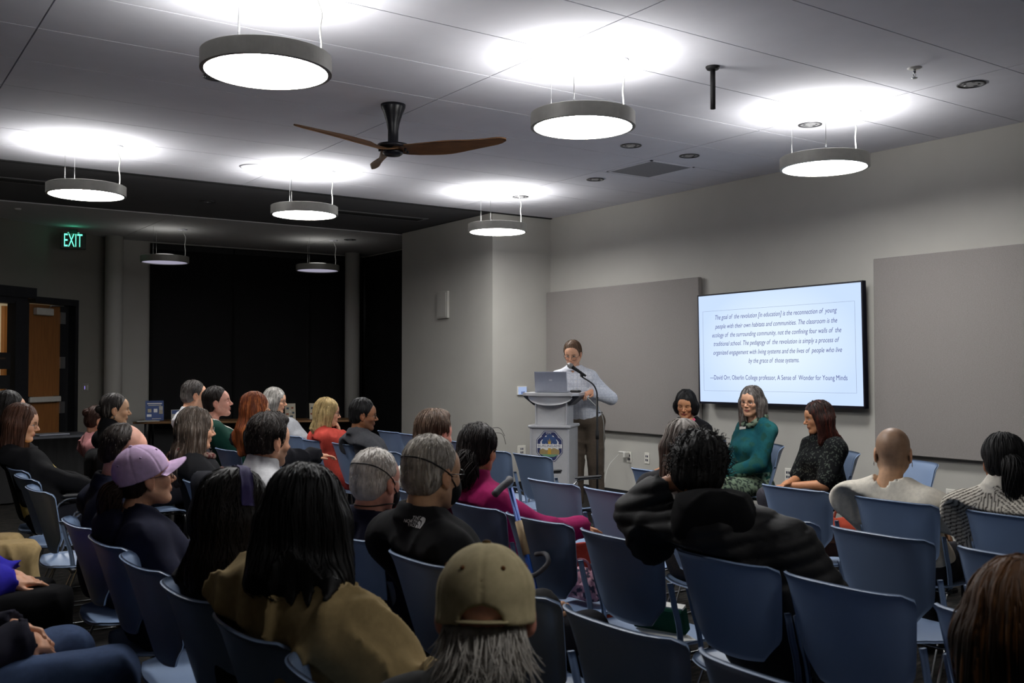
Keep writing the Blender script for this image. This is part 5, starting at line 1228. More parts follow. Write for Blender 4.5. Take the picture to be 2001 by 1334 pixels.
def f29(c):
    mask(c, srgb('121315')); glasses(c['H'], c['root'], '141518')
    strap(c, [(.06, -.058, -.05), (.02, -.080, -.010), (-.03, -.084, .020), (-.085, -.058, .050), (-.108, 0, .058), (-.085, .058, .05), (-.03, .084, .02), (.03, .078, -.02), (.06, .058, -.05)])
    up = V(0, 0, 1.); ctr = c['N'] + V(-.2, -.098, .026); M_logo = mat('logo_white_thread', srgb('d8d8d8'), .7, nscale=90, namt=.1)
    mx_v = []; mx_f = []
    for i, tx in enumerate(('THE', 'NORTH', 'FACE')):
        v, f = text_mesh(tx, .0145, 0, None, 'RIGHT'); o = len(mx_v); mx_v += [(p[0] * .92 - .003, p[1] + .0115 - .0115 * i) for p in v]; mx_f += [tuple(k + o for k in q) for q in f]
    decal(c, c['top'], np.array(mx_v), mx_f, ctr, (0, -1, 0), up, M_logo, 'jacket_lettering')
    for k, (r0, r1) in enumerate(((.0, .0095), (.0125, .0205), (.0235, .0325))):
        n = 10; a = np.linspace(0, PI / 2, n); v = [(r1 * math.cos(t) + .001, r1 * math.sin(t) - .0165) for t in a] + [(r0 * math.cos(t) + .001, r0 * math.sin(t) - .0165) for t in a]
        decal(c, c['top'], np.array(v), [(i, i + 1, n + i + 1, n + i) for i in range(n - 1)], ctr, (0, -1, 0), up, M_logo, 'jacket_emblem')
person('grey-haired man with mask and glasses in black jacket with white back logo', sit(1.56, 2.84), chairx=CX[0], yaw=0, head=(1.72, 2.962, 1.082), hyaw=13, hp=3, hr=0, sc=1.03, sex=0, skin='olive', colkw=dict(brow=HG), hair=short_hair(srgb('9a938a'), .010, .006, .060, .75, -.075, n=700, len_=.028, tip=srgb('5e5852'), var=.3, amp=.003, streak=(srgb('b8b0a4'), .6)),
       top=dict(name='jacket', col=srgb('1b1b1d'), o=.034, folds=.008, collar=('c', .045, .074, .010), seed=11), legs=dict(col=srgb('1c1c22')), bulk=1.10, sw=.18, arms=(REST(1), REST(-1)), extra=f29)
person('man with dark wavy hair and pale grey fleece collar', sit(1.56, 4.46), chairx=CX[0], yaw=4, head=(1.74, 4.543, 1.094), hyaw=14, hp=3, hr=0, sc=1.0, sex=0, skin='fair', colkw=dict(brow=srgb('2c211b'), beard=(srgb('5a4434'), .65)), hair=short_hair(srgb('1d1714'), .026, .007, .078, .55, -.06, n=620, len_=.045, curl=.6, amp=.008, quiff=.012, tip=srgb('2c2420'), streak=(srgb('453c36'), .78)),
       top=dict(name='fleece', col=srgb('a6a6a9'), o=.030, folds=.009, collar=('c', .080, .066, .010), h=.009), legs=dict(col=srgb('2a2d38')), bulk=1.02, arms=(REST(1), REST(-1)))
# --- row nearest the camera
def wisps(c):
    H = c['H']; rg = np.random.RandomState(5); g = G()
    for k in range(320):
        a = rg.uniform(PI * .58, PI * 1.42); p0 = (-.012 + .092 * math.cos(a), .083 * math.sin(a), rg.uniform(-.05, -.01)); L = rg.uniform(.035, .11); out = rg.uniform(.05, .55); sw_ = rg.uniform(-.035, .035)
        pts = [(p0[0] + out * .12 * u * math.cos(a) - .012 * u, p0[1] * (1 + out * u * .35) + sw_ * u * u, p0[2] - L * u) for u in np.linspace(0, 1, 7)]
        g.tube([H.p(*p) for p in pts], [.0020 * (1 - .7 * i / 6) for i in range(7)], 4)
    mx = MX(); mx.add(np.array(g.v), g.f, hair_col(H, srgb('c2bcb4'), srgb('cfcac3'), 4, .3)); mx.build('hair_wisps', M_hair, c['root'])
    baseball_cap(c, srgb('c0b28c'), .075, -.012, True, srgb('5f4a2c'), 4, None, srgb('6b4526'))
person('man in khaki baseball cap with wispy grey hair and dark jacket seen from behind', sit(.80, 1.36, .19), chairx=CX[0], yaw=20, head=(.97, 1.48, 1.01), hyaw=52, hp=4, hr=0, sc=.90, sex=0, skin='pink', face=dict(earo=.007), hair=short_hair(srgb('8f8a84'), .004, .006, .06, .75, -.10, n=0, var=.25, amp=.004, ztop=-.006),
       top=dict(name='jacket', col=srgb('3f403f'), o=.032, folds=.008, collar=('c', .030, .072, .010), seed=9, h=.009), legs=dict(col=srgb('22242c')), bulk=1.08, arms=(REST(1), REST(-1)), extra=wisps, head_on=True)
def f11(c):
    flyaways(c, [[(-.06, .115, -.25), (-.08, .14, -.28), (-.09, .13, -.31), (-.08, .11, -.30)], [(-.10, -.09, -.28), (-.13, -.11, -.31), (-.14, -.09, -.335), (-.12, -.075, -.32)], [(-.10, -.12, -.22), (-.11, -.15, -.26), (-.12, -.14, -.29)]], srgb('14100f'), .0022)
person('woman with long black hair over a tan canvas jacket seen from behind', sit(.80, 2.23, .20), chairx=CX[0], yaw=14, head=(.97, 2.294, 1.085), hyaw=58, hp=2, hr=0, sc=1.0, sex=1, skin='tan', hair=long_hair(srgb('0a090a'), .175, .155, .020, n=620, seed=11, tip=srgb('0e0c0c'), wid=1.25, wave=.14, amp=.005, var=.3, top_=.014),
       top=dict(name='jacket', col=srgb('a08b62'), o=.036, armo=.040, folds=.030, collar=('c', .03, .078, .012), fsc=(15, 18, 3.2), seed=13, h=.0095, hem=.36), legs=dict(col=srgb('20222a')), sw=.165, bulk=1.0, arms=(hand((.28, .17, .62), pole=(-.1, 1, -.4)), hand((.27, -.18, .60), pole=(-.1, -1, -.4))), extra=f11)
def f12(c):
    H = c['H']; s = S(); s.ell(H.p(-.014, 0, .034), np.array((.108, .098, .112)) * H.sc, .01, H.M); P = []
    for a in np.linspace(-1.6, 1.6, 33): P.append(H.p(.012 - .028 * abs(math.sin(a)), .096 * math.sin(a), .034 + .112 * math.cos(a)))
    rows = [snap(c['hair'], np.array(P) + H.M[:, 0] * dx, .004, 10) for dx in (-.019, -.010, 0, .010, .019)]; g = G(); g.grid(np.stack(rows, 1), True, .006); o = g.build('headband', mat('headband_violet', srgb('2c2258'), .8, nscale=60, namt=.12, bump=.2, bscale=500), c['root'])
person('woman with long dark brown hair held by a purple headband', sit(.80, 2.74), chairx=CX[0], yaw=10, head=(.97, 2.785, 1.03), hyaw=6, hp=4, hr=0, sc=.99, sex=1, skin='fair', colkw=dict(brow=HB), hair=long_hair(srgb('120d0b'), .21, .17, .014, sides=(1, 0), n=460, seed=15, tip=srgb('1e1410'), wid=1.15, wave=.35, part=.2, top_=.018),
       top=dict(name='sweater', col=srgb('1d1c22'), o=.026, folds=.008), legs=dict(col=srgb('1c1e2a')), arms=(REST(1), REST(-1)), extra=f12)
def f13(c):
    baseball_cap(c, srgb('c9add0'), .082, .010, False, srgb('c9add0'), -14, None, srgb('8f7a98')); glasses(c['H'], c['root'], '3a2026', w=.022)
    tail(c, (-.10, 0, -.025), [(-.135, .0, -.06), (-.14, .005, -.14), (-.12, .01, -.22)], .036, .014, srgb('33231b'), 7, 90, 'ponytail', .4)
    N = c['N']; s = S(); s.ell(N + V(-.085, 0, -.03), (.05, .10, .08), .04); fold_warp(s, .012, (10, 10, 12), 3); v, f = mesh_sdf(s, N - .22, N + .16, .009); mx = MX(); mx.add(v, f, np.array(srgb('16182a'))); mx.build('hood', M_cloth, c['root'])
person('woman in lavender baseball cap and glasses with navy jacket and ponytail', sit(.80, 3.78), chairx=CX[0], yaw=4, head=(.99, 3.84, 1.035), hyaw=2, hp=-8, hr=0, sc=.97, sex=1, skin='fair', colkw=dict(brow=HB, lip=srgb('a86a5c')), hair=short_hair(srgb('2a1d17'), .004, .008, .058, .7, -.085, n=300, len_=.06, var=.35, ztop=.02),
       top=dict(name='jacket', col=srgb('15172a'), o=.030, folds=.010, seed=3), legs=dict(col=srgb('1b1d28')), arms=(REST(1), REST(-1)), extra=f13)
person('balding man with dark hair fringe in navy jacket behind the lavender cap', sit(.80, 4.50, .26), chairx=CX[0], yaw=4, head=(1.10, 4.632, 1.07), hyaw=22, hp=10, hr=0, sc=1.0, sex=0, skin='pink', colkw=dict(brow=HB, scalp=(srgb('4a3a30'), .30, .03, .6, .02)), hair=short_hair(srgb('241d19'), .003, .006, -.030, .42, -.078, n=420, len_=.025, var=.3, amp=.003),
       top=dict(name='jacket', col=srgb('181b2c'), o=.032, folds=.009, collar=('c', .05, .075, .011), seed=17), legs=dict(col=srgb('1c1d26')), bulk=1.08, arms=(REST(1), REST(-1)))
# --- across the aisle
def f15(c):
    glasses(c['H'], c['root'], '9a938c', thin=.0011)
    N = c['N']; P = [N + V(.02 + .085 * math.cos(a), .09 * math.sin(a), -.02 - .04 * math.cos(a)) for a in np.linspace(-2.6, 2.6, 20)] + [N + V(.125, -.03, -.12), N + V(.13, -.035, -.20)]; P = snap(c['top'], np.array(P), .008); s = S()
    for a, b in zip(P[:-1], P[1:]): s.cap(a, b, .015, .016, .012)
    fold_warp(s, .006, (30, 30, 30), 3); v, f = mesh_sdf(s, P.min(0) - .05, P.max(0) + .05, .006); mx = MX(); mx.add(v, f, lambda Q: np.where((vnoise(Q * 110, 5) > .5)[:, None], np.array(srgb('54282a')), np.array(srgb('75645a')))); mx.build('scarf', M_cloth, c['root'])
person('woman with long straight grey-brown hair, glasses and patterned scarf', sit(1.62, 5.62), chairx=CX[0], yaw=2, head=(1.75, 5.714, 1.091), hyaw=-2, hp=3, hr=0, sc=1.0, sex=1, skin='fair', colkw=dict(brow=HG), hair=long_hair(srgb('40362e'), .32, .29, .014, n=460, seed=17, tip=srgb('46352a'), wid=1.1, wave=.2, streak=(srgb('7a7068'), .70), part=.4, amp=.006),
       top=dict(name='cardigan', col=srgb('17171a'), o=.026, folds=.008), legs=dict(col=srgb('20222a')), arms=(REST(1), REST(-1)), extra=f15)
def f16(c): glasses(c['H'], c['root'], '4a3a34', thin=.0013)
c = person('woman with long brown hair and glasses in black cardigan over yellow top', sit(.90, 6.62, .24), chairx=CX[0], yaw=-14, head=(1.02, 6.932, 1.093), hyaw=-20, hp=10, hr=0, sc=.99, sex=1, skin='fair', colkw=dict(brow=HB, lip=srgb('a05a52')), hair=long_hair(srgb('4a2e20'), .24, .21, .014, n=340, seed=19, tip=srgb('3a2118'), wid=1.05, part=.3),
       top=dict(name='blouse', col=srgb('cdb36a'), o=.016, armo=.002, folds=.008, h=.011, hem=.44), top2=dict(name='cardigan', col=srgb('0e0e11'), o=.024, openv=(.02, .10, .46, .98, .01), folds=.006, hem=.60), legs=dict(col=srgb('15161c')), knees=[(.44, .10, .55), (.48, -.10, .56)], feet=[(.44, .1, .085), (.44, -.12, .085)], arms=(hand((.34, .03, .64), dir=(1, -.3, -.1)), hand((.38, -.06, .63), dir=(1, .1, -.1), pole=(-.5, -.7, -.4))), extra=f16)
person('person with dark hair seated behind the woman in the black cardigan at the frame edge', sit(.93, 7.16, .22), chairx=CX[0], yaw=0, head=(1.0, 7.306, 1.16), hyaw=8, hp=4, hr=0, sc=1.0, sex=0, skin='fair', hair=short_hair(srgb('15110f'), .014, .008, .066, .7, -.075, n=200), top=dict(name='jacket', col=srgb('131316'), o=.03), legs=dict(col=srgb('15151a')), arms=(REST(1), REST(-1)))
def f18(c):
    knot(c, (-.105, 0, .0), .036, srgb('2a2624')); H = c['H']
    for s in (1, -1): g = G(); g.tube([H.p(-.006, s * .088, -.046), H.p(-.006, s * .09, -.064)], [.003, .005], 8); g.build('earring', M_chrome, c['root'])
person('woman with grey-streaked dark bun and earrings in black turtleneck', sit(1.62, 7.52), chairx=CX[0], yaw=0, head=(1.75, 7.655, 1.133), hyaw=-10, hp=3, hr=0, sc=1.0, sex=1, skin='olive', colkw=dict(brow=srgb('2a2320'), lip=srgb('965a50')), hair=short_hair(srgb('2c2725'), .008, .006, .072, .7, -.07, n=420, len_=.08, var=.3, amp=.002, streak=(srgb('6e6964'), .62)),
       top=dict(name='turtleneck', col=srgb('101013'), o=.022, folds=.006, collar=('c', .075, .058, .010)), legs=dict(col=srgb('18181e')), arms=(REST(1), REST(-1)), extra=f18)
def f19(c): knot(c, (-.10, 0, .05), .040, srgb('3a241c'))
person('person in pink top with brown hair bun behind the black turtleneck', sit(1.62, 8.22), chairx=CX[0], yaw=0, head=(1.78, 8.345, 1.02), hyaw=0, hp=12, hr=0, sc=.96, sex=1, skin='fair', hair=short_hair(srgb('3a241c'), .010, .008, .068, .7, -.075, n=260, len_=.05), top=dict(name='blouse', col=srgb('b97f80'), o=.022), legs=dict(col=srgb('22242c')), arms=(REST(1), REST(-1)), extra=f19)
def f20(c):
    H = c['H']; g = G()
    for s in (1, -1): g.tube([H.p(-.035, s * .088, -.005), H.p(-.02, s * .091, .05), H.p(.01, s * .075, .10)], .004, 6)
    g.build('sunglasses', M_black, c['root'])
person('man with greying hair, sunglasses on his head and white collared shirt', sit(2.5, 8.43), chairx=CX[0], yaw=0, head=(2.60, 8.539, 1.204), hyaw=-4, hp=2, hr=0, sc=1.0, sex=0, skin='fair', colkw=dict(brow=srgb('3a322d'), beard=(srgb('6a625c'), .35)), hair=short_hair(srgb('3a3532'), .012, .006, .070, .65, -.07, n=420, len_=.03, tip=srgb('9a9590'), var=.25),
       top=dict(name='shirt', col=srgb('c9c9cc'), o=.022, collar=('c', .04, .064, .007)), legs=dict(col=srgb('20222a')), arms=(REST(1), REST(-1)), extra=f20)
c = person('woman with short dark hair in green cardigan over white top', sit(2.45, 7.66), chairx=CX[0], yaw=-6, head=(2.56, 7.807, 1.165), hyaw=-24, hp=-8, hr=0, sc=1.02, sex=1, skin='pink', face=dict(jaw=1.12), colkw=dict(brow=HB, closed=True, lip=srgb('b06a60')), hair=short_hair(srgb('1d1512'), .018, .012, .064, .7, -.075, n=480, len_=.05, amp=.006, var=.3),
       top=dict(name='blouse', col=srgb('d5d0c8'), o=.016, neck=.08, folds=.004, neckz=-.02), legs=dict(col=srgb('20222a')), bulk=1.15, sw=.165, arms=(REST(1), REST(-1)))
garment(c, name='cardigan', col=srgb('12382e'), o=.026, openv=(.05, .12, .50, .95, .0), folds=.007, neck=.10)
def bracelet(c):
    el, wr, a = c['AR'][1]; d = (wr - el) / np.linalg.norm(wr - el); u = np.cross(d, V(0, 0, 1)); u /= np.linalg.norm(u); w_ = np.cross(d, u); p = wr - d * .02
    g = G(); g.tube([p + .033 * (math.cos(t) * u + math.sin(t) * w_) for t in np.linspace(0, 6.28, 20)], .004, 6); g.build('bracelet', mat('bracelet_gold', srgb('b08a4a'), .3, .9, nscale=30, namt=.1), c['root'])
person('woman with long copper-red hair, hand resting on the chair ahead', sit(2.45, 6.84), chairx=CX[0], yaw=0, head=(2.56, 6.951, 1.146), hyaw=0, hp=-2, hr=0, sc=.98, sex=1, skin='fair', colkw=dict(brow=srgb('5a3420'), lip=srgb('b06a5c')), hair=long_hair(srgb('6a3014'), .34, .30, .012, n=420, seed=23, tip=srgb('8a4620'), wid=1.0, part=.4, amp=.006, var=.45, streak=(srgb('a86030'), .62)),
       top=dict(name='sweater', col=srgb('17171c'), o=.022), legs=dict(col=srgb('1e2028')), arms=(REST(1), hand((.23, -.20, .815), dir=(.9, -.5, -.05), palm=(0, 0, -1), pole=(-.2, -1, -.5), curl=(.15, .25, .3, .35))), extra=bracelet)
def f23(c):
    glasses(c['H'], c['root'], '2a1a16', w=.024)
    N = c['N']; P = snap(c['top'], np.array([N + V(.02 + .08 * math.cos(a), .08 * math.sin(a), -.02 - .05 * math.cos(a)) for a in np.linspace(-2.4, 2.4, 16)] + [N + V(.13, .02, -.18)]), .006); s = S()
    for a, b in zip(P[:-1], P[1:]): s.cap(a, b, .018, .02, .012)
    v, f = mesh_sdf(s, P.min(0) - .05, P.max(0) + .05, .008); mx = MX(); mx.add(v, f, lambda Q: np.where((vnoise(Q * 50, 5) > .5)[:, None], np.array(srgb('5a3a38')), np.array(srgb('b0a09a')))); mx.build('scarf', M_cloth, c['root'])
person('woman with grey bob and dark glasses in grey jacket by the back table', sit(3.43, 8.62, .30), chairx=CX[0], yaw=-16, head=(3.50, 8.988, 1.125), hyaw=-34, hp=6, hr=0, sc=1.0, sex=1, skin='fair', colkw=dict(brow=HG, lip=srgb('a4625a')), hair=long_hair(srgb('7d7a75'), .13, .12, .016, n=320, seed=25, tip=srgb('8d8a86'), wid=.85, streak=(srgb('b9b5b0'), .6)),
       pelvis=(.0, 0, .54), top=dict(name='jacket', col=srgb('85868a'), o=.030, folds=.007, openv=(.02, .06, .55, .95, .03)), legs=dict(col=srgb('2c2e38')), arms=(REST(1), REST(-1)), extra=f23)
def f25(c): glasses(c['H'], c['root'], '1c1815', w=.023)
person('blonde woman in coral red blazer resting her chin on her hand', sit(3.36, 7.62, .24), chairx=CX[0], yaw=-10, head=(3.52, 7.842, 1.057), hyaw=-24, hp=6, hr=4, sc=1.0, sex=1, skin='fair', colkw=dict(brow=srgb('7a5c3a'), lip=srgb('b0645a')), hair=long_hair(srgb('b29a68'), .165, .14, .018, n=380, seed=27, tip=srgb('c8b484'), wid=.95, var=.3, streak=(srgb('8a7448'), .62), fr=(.066, .058, .105)),
       top=dict(name='blazer', col=srgb('b8453a'), o=.028, folds=.010, seed=21, collar=('c', .02, .074, .01)), legs=dict(col=srgb('a63c34')), arms=(REST(1), hand(None, n=(.135, -.075, -.035), dir=(-.10, .22, 1), palm=(-1, .45, .1), pole=(.6, -.5, -.8), curl=(.35, .45, .6, .7))), extra=f25)
def f26(c): glasses(c['H'], c['root'], '15120f', w=.024)
person('man with black hair and glasses in dark grey jacket beside the coral blazer', sit(3.38, 6.98, .24), chairx=CX[0], yaw=-6, head=(3.50, 7.116, 1.065), hyaw=-24, hp=4, hr=0, sc=1.0, sex=0, skin='brown', colkw=dict(brow=HBL, beard=(srgb('1c1512'), .45), lip=srgb('7a4a40')), hair=short_hair(HBL, .022, .010, .070, .6, -.075, n=420, len_=.05, var=.3, amp=.006),
       top=dict(name='jacket', col=srgb('46474b'), o=.030, folds=.008, collar=('c', .035, .072, .010)), legs=dict(col=srgb('22232a')), arms=(REST(1), REST(-1)), extra=f26)
person('brown-haired person in rust top at the frame corner, head seen from behind', sit(1.56, .86), chairx=CX[0], yaw=10, head=(1.735, .925, .985), hyaw=30, hp=6, hr=0, sc=1.02, sex=1, skin='fair', hair=long_hair(srgb('4e3014'), .14, .12, .012, n=520, seed=29, tip=srgb('140c07'), wid=.9, var=.3, streak=(srgb('6a431d'), .72), grad=(.10, .14), top_=.012), top=dict(name='blouse', col=srgb('7a3a30'), o=.022), legs=dict(col=srgb('22232a')), arms=(REST(1), REST(-1)))
# --- people cut by the frame edge: knees and hands show
person('person in khaki trousers cut by the frame edge, knees toward the empty chair', sit(0, 5.30), chairx=CX[0], yaw=-4, head=(.16, 5.36, 1.08), hyaw=0, hp=0, hr=0, sc=1.0, sex=0, skin='fair', hv=.008, hair=short_hair(HB, n=0, h=.009), top=dict(name='jacket', col=srgb('1b1b20'), o=.03, h=.015), legs=dict(col=srgb('a08a62'), o=.030, flare=.03, folds=.016, h=.011), knees=[(.50, .16, .56), (.55, -.10, .57)], feet=[(.46, .16, .085), (.56, -.10, .085)], arms=(REST(1), REST(-1)))
person('person with blue sleeves, folded hands and black trousers at the frame edge', sit(0, 4.12), chairx=CX[0], yaw=-2, head=(.15, 4.15, 1.08), hyaw=0, hp=0, hr=0, sc=1.0, sex=1, skin='fair', hv=.008, hair=short_hair(HB, n=0, h=.009), top=dict(name='pullover', col=srgb('2b259e'), o=.024, h=.012), legs=dict(col=srgb('101013'), o=.035, flare=.03, h=.012), knees=[(.44, .10, .56), (.47, -.08, .56)], feet=[(.40, .10, .085), (.44, -.09, .085)],
       arms=(hand((.36, .03, .665), dir=(.9, -.35, -.2), curl=(.4, .45, .5, .5)), hand((.35, -.06, .66), dir=(.95, .25, -.1), curl=(.2, .3, .35, .4))))
person('person in blue jeans with clasped hands at the frame corner', sit(0, 3.20), chairx=CX[0], yaw=0, head=(.15, 3.22, 1.08), hyaw=0, hp=0, hr=0, sc=1.0, sex=0, skin='fair', hv=.008, hair=short_hair(HG, n=0, h=.009), top=dict(name='jacket', col=srgb('1d1d2a'), o=.024, h=.012, folds=.012), legs=dict(col=srgb('46587a'), o=.030, flare=.02, folds=.012, h=.010), knees=[(.41, .17, .55), (.47, -.15, .55)], feet=[(.38, .18, .085), (.44, -.18, .085)],
       arms=(hand((.25, .06, .675), dir=(.85, -.5, -.25), palm=(0, -.6, -.8), curl=(.6, .65, .7, .7)), hand((.25, -.06, .665), dir=(.85, .5, -.3), palm=(0, .6, -.8), curl=(.55, .6, .65, .7))))
# ================================================================ PODIUM, MICROPHONE, TABLES, LOOSE THINGS
M_lam = mat('podium_grey_laminate', srgb('b3b4b6'), .5, nscale=40, namt=.03)
M_lam2 = mat('podium_edge_grey', srgb('c6c7ca'), .4, .3, nscale=20, namt=.03, stretch=(1, 1, 12))
M_pdark = mat('podium_dark_grey', srgb('3c3e44'), .5, nscale=25, namt=.06)
M_navy = mat('emblem_navy', srgb('232d5c'), .55, nscale=40, namt=.05); M_white = mat('emblem_white', srgb('e4e4e2'), .6, nscale=40, namt=.02)
M_gold = mat('emblem_gold', srgb('c29a3a'), .55, nscale=40, namt=.06); M_hill = mat('emblem_hill', srgb('9a8658'), .6, nscale=40, namt=.08); M_leaf = mat('emblem_leaf_blue', srgb('2f4a78'), .6, nscale=40, namt=.1); M_grn = mat('emblem_green', srgb('6f9a78'), .6, nscale=40, namt=.05)
PX, PY = 5.65, 7.45
# local -y = the front of the podium (towards the audience), local x = across
PYAW = math.atan2(-.79, -.61) + PI / 2 - R(12)
pod = thing('podium', 'grey city podium with round emblem on its front and curved desk', 'podium', (PX, PY, 0), PYAW)
g = G(); g.box((0, .0, .45), (.345, .40, .86), None, .004); g.build('base_cabinet', M_lam, pod)
for s in (-1, 1): G().box((s * .177, 0, .45), (.018, .415, .87), None, .005).build('corner_post', M_lam2, pod)
G().box((0, 0, .03), (.38, .44, .06), None, .006).build('plinth', M_pdark, pod)
G().box((0, 0, .895), (.405, .45, .028), None, .008).build('ledge', M_lam2, pod)
g = G(); g.box((0, .01, 1.02), (.275, .30, .24), None, .004); g.build('neck_cabinet', M_lam, pod)
for s in (-1, 1): G().box((s * .144, .01, 1.02), (.016, .31, .24), None, .004).build('neck_post', M_lam2, pod)
# curved apron under the desk and the desk top with wings
n = 25; P = np.zeros((n, 4, 3))
for i in range(n):
    u = 2 * i / (n - 1) - 1; x = u * .205; bow = -.20 - .055 * (1 - u * u)
    zb = 1.175 - .082 * math.sqrt(max(0, 1 - (u * .98) ** 2))
    for j in range(4): P[i, j] = (x, bow + .03 * (j / 3), 1.185 + (zb - 1.185) * j / 3)
G().grid(P, True, .012).build('apron', M_lam2, pod)
pts = [(-.265, -.16), (-.22, -.225), (-.12, -.262), (0, -.272), (.12, -.262), (.22, -.225), (.265, -.16), (.265, .17), (-.265, .17)]
G().poly([(x, y, 1.18) for x, y in pts], (0, 0, .026)).build('desk_top', M_lam2, pod)
for s in (-1, 1): G().poly([(s * .21, -.17, 1.18), (s * .265, -.14, 1.18), (s * .265, .17, 1.18), (s * .17, .17, 1.10), (s * .17, -.12, 1.10)], (0, 0, -.012)).build('desk_bracket', M_pdark, pod)
# round-cornered octagonal emblem
em = thing('emblem', None, None); em.parent = pod; em.location = (0, -.2015, .715); em.scale = (1.06, 1, 1.20)
def oct_(r, c=.3): return [(r * math.cos(R(22.5 + 45 * k)), r * math.sin(R(22.5 + 45 * k))) for k in range(8)]
def flat(pts, y, m, name, par=em): return G().add([(p[0], y, p[1]) for p in pts], [tuple(range(len(pts)))]).build(name, m, par)
flat(oct_(.127), -.0005, M_navy, 'emblem_outline'); flat(oct_(.121), -.0010, M_white, 'emblem_rim'); flat(oct_(.117), -.0015, M_navy, 'emblem_ring'); flat(oct_(.088), -.0020, M_white, 'emblem_field')
flat([(-.088, -.06), (-.088, -.03), (-.06, -.018), (-.03, -.03), (.01, -.024), (.04, -.012), (.07, -.022), (.088, -.03), (.088, -.06), (.04, -.07), (-.04, -.07)], -.0023, M_hill, 'emblem_hills')
flat([(-.08, -.062), (.08, -.062), (.04, -.081), (-.04, -.081)], -.0025, M_grn, 'emblem_meadow')
g = G()
for cx_, cz, r in ((0, .058, .034), (-.034, .048, .026), (.034, .048, .026), (-.05, .03, .02), (.05, .03, .02), (0, .036, .034)):
    k = len(g.v); g.add([(cx_ + r * (1 + .12 * math.sin(7 * a)) * math.cos(a), -.0027 - .00003 * len(g.f), cz + r * (1 + .12 * math.cos(6 * a)) * math.sin(a)) for a in np.linspace(0, 2 * PI, 18)[:-1]], [tuple(range(17))])
g.build('emblem_tree', M_leaf, em)
flat([(-.016, -.062), (-.010, .0), (-.014, .05), (-.004, .03), (0, .066), (.005, .03), (.014, .05), (.010, .0), (.016, -.062)], -.0032, M_gold, 'emblem_trunk')
flat([(-.112, -.014), (.112, -.014), (.112, .016), (-.112, .016)], -.0036, M_white, 'emblem_band')
def word(t, size, w_, x, z, y, m, rot=0):
    v, f = text_mesh(t, size, 0, w_); c_, s_ = math.cos(rot), math.sin(rot); return [(x + p[0] * c_ - p[1] * s_, y, z + p[0] * s_ + p[1] * c_) for p in v], f
g = G(); g.add(*word('BURLINGAME', .026, .205, 0, .001, -.0040, M_navy)); g.build('emblem_lettering', M_navy, em)
g = G(); g.add(*word('CITY', .020, .048, -.006, .098, -.0026, M_white)); g.add(*word('THE', .016, .026, -.078, .070, -.0026, M_white, R(45))); g.add(*word('OF', .016, .018, .080, .070, -.0026, M_white, R(-45)))
g.add(*word('1908', .015, .028, .074, -.074, -.0026, M_white, R(45))); g.build('emblem_ring_lettering', M_white, em)
def pl(x, y, z): return Vector((PX, PY, 0)) + Matrix.Rotation(PYAW, 3, 'Z') @ Vector((x, y, z))
# laptop
lt = thing('laptop', 'open silver laptop seen from behind its lid on the podium desk', 'laptop', pl(-.015, .0, 1.206), PYAW + R(2))
M_lap = mat('laptop_silver', srgb('9ea2ae'), .4, .6, nscale=30, namt=.03)
G().box((0, .04, .008), (.315, .22, .014), None, .004).build('laptop_base', M_lap, lt)
lid = G().box((0, 0, .095), (.305, .007, .19), None, .003).build('laptop_lid', M_lap, lt); lid.location = (0, -.075, .012); lid.rotation_euler = (R(14), 0, 0)
G().box((0, -.0042, .11), (.03, .001, .012), None).build('lid_mark', M_lam2, lid)
t = G().box((0, 0, .012), (.055, .10, .024), Matrix.Rotation(.4, 3, 'Z'), .01).build('presentation_remote', M_black); t.location = pl(.21, -.02, 1.207); tag(t, 'small black clicker lying on the podium desk beside the laptop', 'remote')
# microphone stand
MS = Vector((5.86, 7.07, 0)); ms = thing('microphone_stand', 'black floor microphone stand with bent gooseneck beside the podium', 'microphone stand', MS)
G().lathe([(.001, .03), (.03, .03), (.05, .024), (.13, .014), (.135, .0)], seg=36).build('round_base', M_black, ms)
G().cyl((0, 0, .02), (0, 0, 1.17), .010, seg=14).build('pole', M_black, ms); G().cyl((0, 0, .78), (0, 0, .86), .016, seg=14).build('clutch', M_black, ms)
top = Vector((-.115, .08, 1.355)); nk = smooth_path([(0, 0, 1.16), (-.004, .003, 1.22), (-.035, .024, 1.29), tuple(top)], 6)
G().tube(nk, .0075, 10).build('gooseneck', M_fanblk, ms)
g = G(); g.cyl(top, top + Vector((-.004, .003, .03)), .014, seg=14); g.build('mic_clip', M_black, ms)
mc = thing('microphone', 'black handheld microphone with pale grille held by the stand', 'microphone', MS + top + Vector((-.004, .003, .035)))
d_ = Vector((-.105, .073, .085)).normalized(); a = -d_ * .05
G().tube([a, a + d_ * .10, a + d_ * .155], [.010, .0145, .0185], 16).build('handle', M_black, mc)
b = a + d_ * .155; G().tube([b, b + d_ * .012, b + d_ * .035, b + d_ * .052], [.024, .027, .024, .008], 18).build('mic_grille', mat('mic_grille_steel', srgb('8e8c8a'), .4, .7, nscale=200, namt=.3, bump=.6, bscale=500), mc)
# charger and cable
ch_ = thing('power_charger', 'white square power charger plugged into the wall outlet', 'charger', (7.172, 8.117, .50))
G().box((-.04, .0, -.005), (.07, .03, .06), None, .006).build('charger_body', M_white_plastic, ch_); G().box((-.045, .055, .02), (.04, .10, .02), None, .006).build('plug_arm', M_white_plastic, ch_)
cab = smooth_path([(7.09, 8.19, .50), (6.9, 8.15, .36), (6.62, 7.9, .10), (6.5, 7.75, .02), (6.45, 7.72, .12), (6.3, 7.5, .40), (6.12, 7.28, .72), (5.99, 7.16, 1.0), tuple(pl(.30, .05, 1.17))], 8)
t = G().tube(cab, .0032, 6).build('charging_cable', M_cord); tag(t, 'thin white charging cable running from the podium down to the wall charger', 'cable')
